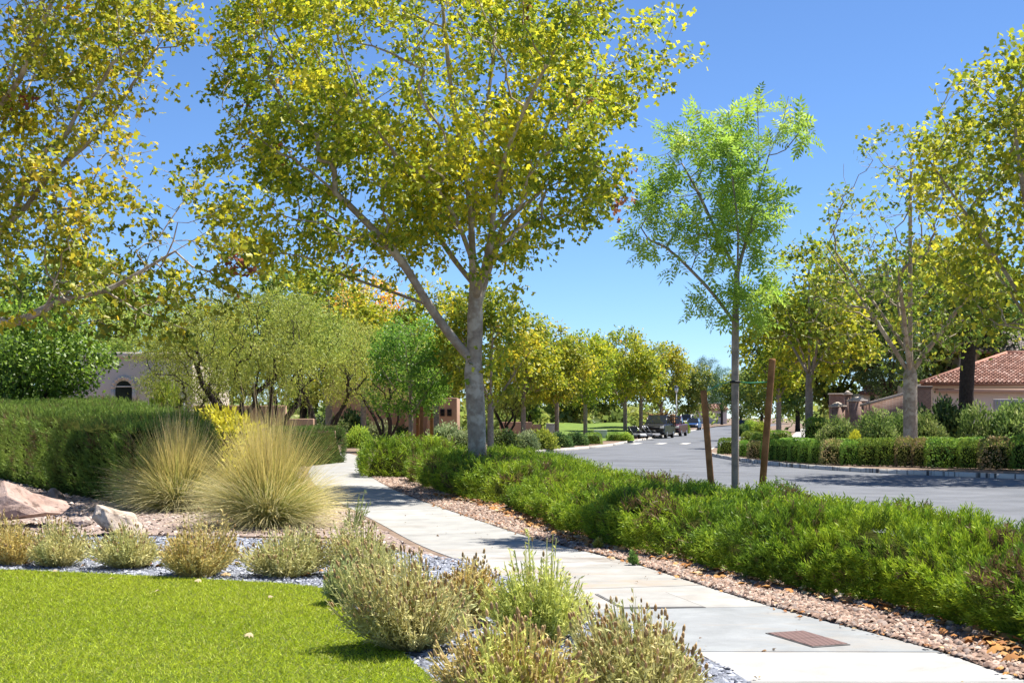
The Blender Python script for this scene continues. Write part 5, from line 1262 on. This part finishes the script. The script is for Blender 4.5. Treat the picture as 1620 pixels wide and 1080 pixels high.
def vehicle(label, cat, name, x, d, rz, L, W, H, paint, kind):
    o = thing(name, label, cat, (X(x, d), d, GZ + .004), rz, 'vehicles parked along the street'); g_ = .32; hood = H * .58
    pm = mat('paint_%s' % name + str(x), paint, rough=.28, spec=.6)
    m1 = MB(); cabs, cabe = (-L * .5 + L * .26, L * .5 - .12)
    if kind == 'van': cabs = -L * .5 + L * .14; hood = H * .55
    if kind == 'pickup': cabe = L * .12; hood = H * .60
    loft(m1, [(-L / 2, g_ + .12, hood - .16, W / 2 - .10, W / 2 - .14), (-L / 2 + .18, g_, hood - .04, W / 2 - .01, W / 2 - .05), (cabs, g_, hood + .03, W / 2, W / 2 - .03), (L / 2 - .2, g_, hood + .05, W / 2, W / 2 - .03), (L / 2, g_ + .12, hood - .1, W / 2 - .08, W / 2 - .1)]); m1.build('body', pm, o)
    m1 = MB(); loft(m1, [(cabs, hood, hood + .08, W / 2 - .08, W / 2 - .12), (cabs + L * (.14 if kind != 'van' else .08), hood, H - .03, W / 2 - .08, W / 2 - .24), (cabe - L * .08, hood, H - .03, W / 2 - .08, W / 2 - .24), (cabe, hood, hood + .25, W / 2 - .08, W / 2 - .14)]); m1.build('windows', M_glass, o)
    m1 = MB(); loft(m1, [(cabs + L * (.15 if kind != 'van' else .09), H - .09, H, W / 2 - .2, W / 2 - .28), (cabe - L * .09, H - .09, H, W / 2 - .2, W / 2 - .28)]); m1.build('roof', pm, o)
    for sx in (-1, 1):
        m1 = MB(); m1.box((sx * (W / 2 - .26), -L / 2 + .0, hood - .26), (.34, .12, .17)); m1.build('headlight', M_lamp, o, bevel=.03)
        m1 = MB(); m1.box((sx * (W / 2 + .08), cabs + .35, hood + .14), (.18, .1, .14)); m1.build('mirror', pm, o, bevel=.03)
        m1 = MB(); m1.tube([(sx * (W / 2 - .10), cabs + .05, hood), (sx * (W / 2 - .25), cabs + L * (.145 if kind != 'van' else .085), H - .04)], .04, 6); m1.build('pillar', pm, o)
    m1 = MB(); m1.box((0, -L / 2 - .01, hood - .30), (W - .95, .08, .2)); m1.build('grille', M_black, o)
    m1 = MB(); m1.box((0, -L / 2 - .02, g_ + .16), (W - .1, .16, .2)); m1.build('bumper', M_black if kind != 'van' else M_rim, o, bevel=.04)
    wheels(o, W, (-L * .31, L * .29), .36); return o
vehicle('blue car farthest down the street on the left', 'car', 'blue_car', 1097, 182, R(-14), 4.4, 1.85, 1.62, (.02, .07, .22), 'suv')
vehicle('white van behind the blue car', 'van', 'white_van', 1087, 205, R(-14), 5.2, 2.0, 2.2, (.62, .63, .65), 'van')
vehicle('silver van half hidden behind the lamp post', 'van', 'silver_van', 1077, 215, R(-14), 5.0, 1.95, 2.0, (.36, .38, .42), 'van')
vehicle('maroon pickup parked behind the loaded work truck', 'pickup', 'maroon_pickup', 1066, 123, R(-16), 5.2, 1.95, 1.85, (.08, .022, .035), 'pickup')
vehicle('dark car on the right side of the street behind the ash trunk', 'car', 'dark_car', 1177, 150, R(166), 4.3, 1.8, 1.45, (.012, .013, .018), 'suv')
# work truck with an open load bed
tk = vehicle('black work truck with slatted load bed full of brown branches', 'truck', 'work_truck', 1042, 111, R(-16), 5.6, 2.0, 1.95, (.015, .015, .018), 'pickup')
for sx in (-1, 1):
    for k in range(3):
        m1 = MB(); m1.box((sx * .96, 1.75, 1.35 + k * .28), (.04, 2.0, .2)); m1.build('bed_slat', M_wood, tk)
    for yy in (.8, 1.75, 2.7):
        m1 = MB(); m1.box((sx * 1.0, yy, 1.5), (.05, .07, 1.1)); m1.build('bed_post', M_black, tk)
V, T, C = scatter(OVL, OVLf, A([0, 1.75, 1.75]) + rng.normal(size=(500, 3)) * [.5, .6, .28], rots(rdir(500), rdir(500)), rng.uniform(.12, .35, 500), A([[.26, .15, .06]]) * rng.uniform(.5, 1.3, (500, 1)))
o = link('load', mesh_from('load', V, [T], M_litter, C), tk); o['kind'] = 'stuff'
def mower(label, x, d, rz, colr):
    o = thing('lawn_mower', label, 'mower', (X(x, d), d, 0), rz, 'mowers left at the kerb')
    m1 = MB(); m1.box((0, 0, .28), (.7, 1.0, .2), 0, .85); m1.build('deck', mat('mower_%d' % x, colr, rough=.4), o, bevel=.04)
    m1 = MB(); m1.tube([(0, 0, .38), (0, 0, .56), (0, 0, .62)], [.2, .2, .1], 12); m1.build('engine', M_black, o)
    m1 = MB(); m1.tube([(-.25, .45, .35), (-.25, 1.05, .95), (.25, 1.05, .95), (.25, .45, .35)], .02, 6); m1.build('handle', M_rim, o)
    for sx in (-1, 1):
        for sy in (-1, 1):
            m1 = MB(); m1.tube([(sx * .36, sy * .38, .15), (sx * .44, sy * .38, .15)], [.15, .15], 12); m1.build('wheel', M_tyre, o)
mower('pale mower at the kerb, nearest the dark street plane', 1012, 100, .6, (.5, .5, .5)); mower('dark mower at the kerb beside the work truck', 1026, 103, 1.4, (.08, .09, .11)); mower('grey mower between the two others', 1034, 101, 2.3, (.28, .28, .3))
o = thing('rubbish_bin', 'dark lidded bin at the kerb left of the mowers', 'bin', (X(1001, 101), 101, 0)); m1 = MB(); m1.box((0, 0, .42), (.62, .62, .84), 0, 1.12); m1.build('body', mat('bin_grey', (.05, .055, .065), rough=.5), o, bevel=.03); m1 = MB(); m1.box((0, 0, .88), (.74, .76, .07), 0, .92); m1.build('lid', M_black, o, bevel=.02)
# street lamp
o = thing('street_lamp', 'slim grey street lamp behind the maroon pickup', 'street lamp', (X(1070, 140), 140, 0)); M_pole = mat('lamp_pole', (.34, .35, .36), rough=.5)
m1 = MB(); m1.tube([(0, 0, 0), (0, 0, .25), (0, 0, 4.2)], [.12, .09, .06], 10); m1.build('pole', M_pole, o)
m1 = MB(); m1.tube([(0, 0, 4.2), (0, 0, 4.35), (0, 0, 4.75)], [.08, .16, .22], 8); m1.build('lantern', M_lamp, o)
m1 = MB(); m1.tube([(0, 0, 4.76), (0, 0, 4.84), (0, 0, 5.0)], [.27, .24, .03], 8); m1.build('lantern_cap', M_black, o)
# far house at the end of the street
o = thing('far_house', 'pale house at the far end of the street behind the left stake', 'house'); wall_piece('wall', 1100, 1150, 330, 648, M_stucco, o, 6); 
tile_roof('roof_tiles', (X(1096, 329), 329, Z(648, 329)), (X(1154, 329), 329, Z(648, 329)), (X(1146, 334), 334, Z(638, 334)), (X(1106, 334), 334, Z(638, 334)), o, .8, 1.2)
for xw in (1112, 1126, 1139): window(o, xw, 330, 660, 653, 4, False)

# ------------------------------------------------------------------ wooded backdrop that reads as one mass
pts = []
for k in range(640):
    d = random.uniform(125, 190) if k < 330 else random.uniform(215, 420); x = random.uniform(-500, 2100); Xw = X(x, d)
    kl, kr = np.interp(d, KL[:, 1], KL[:, 0]), np.interp(d, KR[:, 1][10:], KR[:, 0][10:])
    if kl - 5 < Xw < kr + 6 and d < 352: continue
    if 320 < d < 345 and 1080 < x < 1170: continue
    if d < 133 and 860 < x < 1010: continue
    rr_ = random.uniform(1.6, 3.4) * (1 if d < 200 else 1.5); n_ = 130; q = rdir(n_) * rng.uniform(.7, 1.05, (n_, 1)) * [rr_, rr_, rr_ * .95]; q[:, 2] = np.abs(q[:, 2]) * random.uniform(.9, 1.6); pts.append(q + [Xw, d, .1])
q = np.concatenate(pts); k = len(q); pal = LEAF_GAIN * A([(.05, .075, .02), (.08, .105, .025), (.11, .14, .03), (.15, .16, .035)])
c = pal[np.clip((noise3(q, .25, 5) * 1.2 - .1 + rng.random(k) * .2) * 4, 0, 3.99).astype(int)] * rng.uniform(.75, 1.25, (k, 1))
V, T, C = scatter(DL, DLf, q, rots(rdir(k), rdir(k)), rng.uniform(.6, 1.1, k), c)
tag(link('distant_shrubbery', mesh_from('distant_shrubbery', V, [T], M_leaf, C)), 'mass of distant shrubs and trees closing the view behind the gardens', 'shrubbery', kind='stuff')
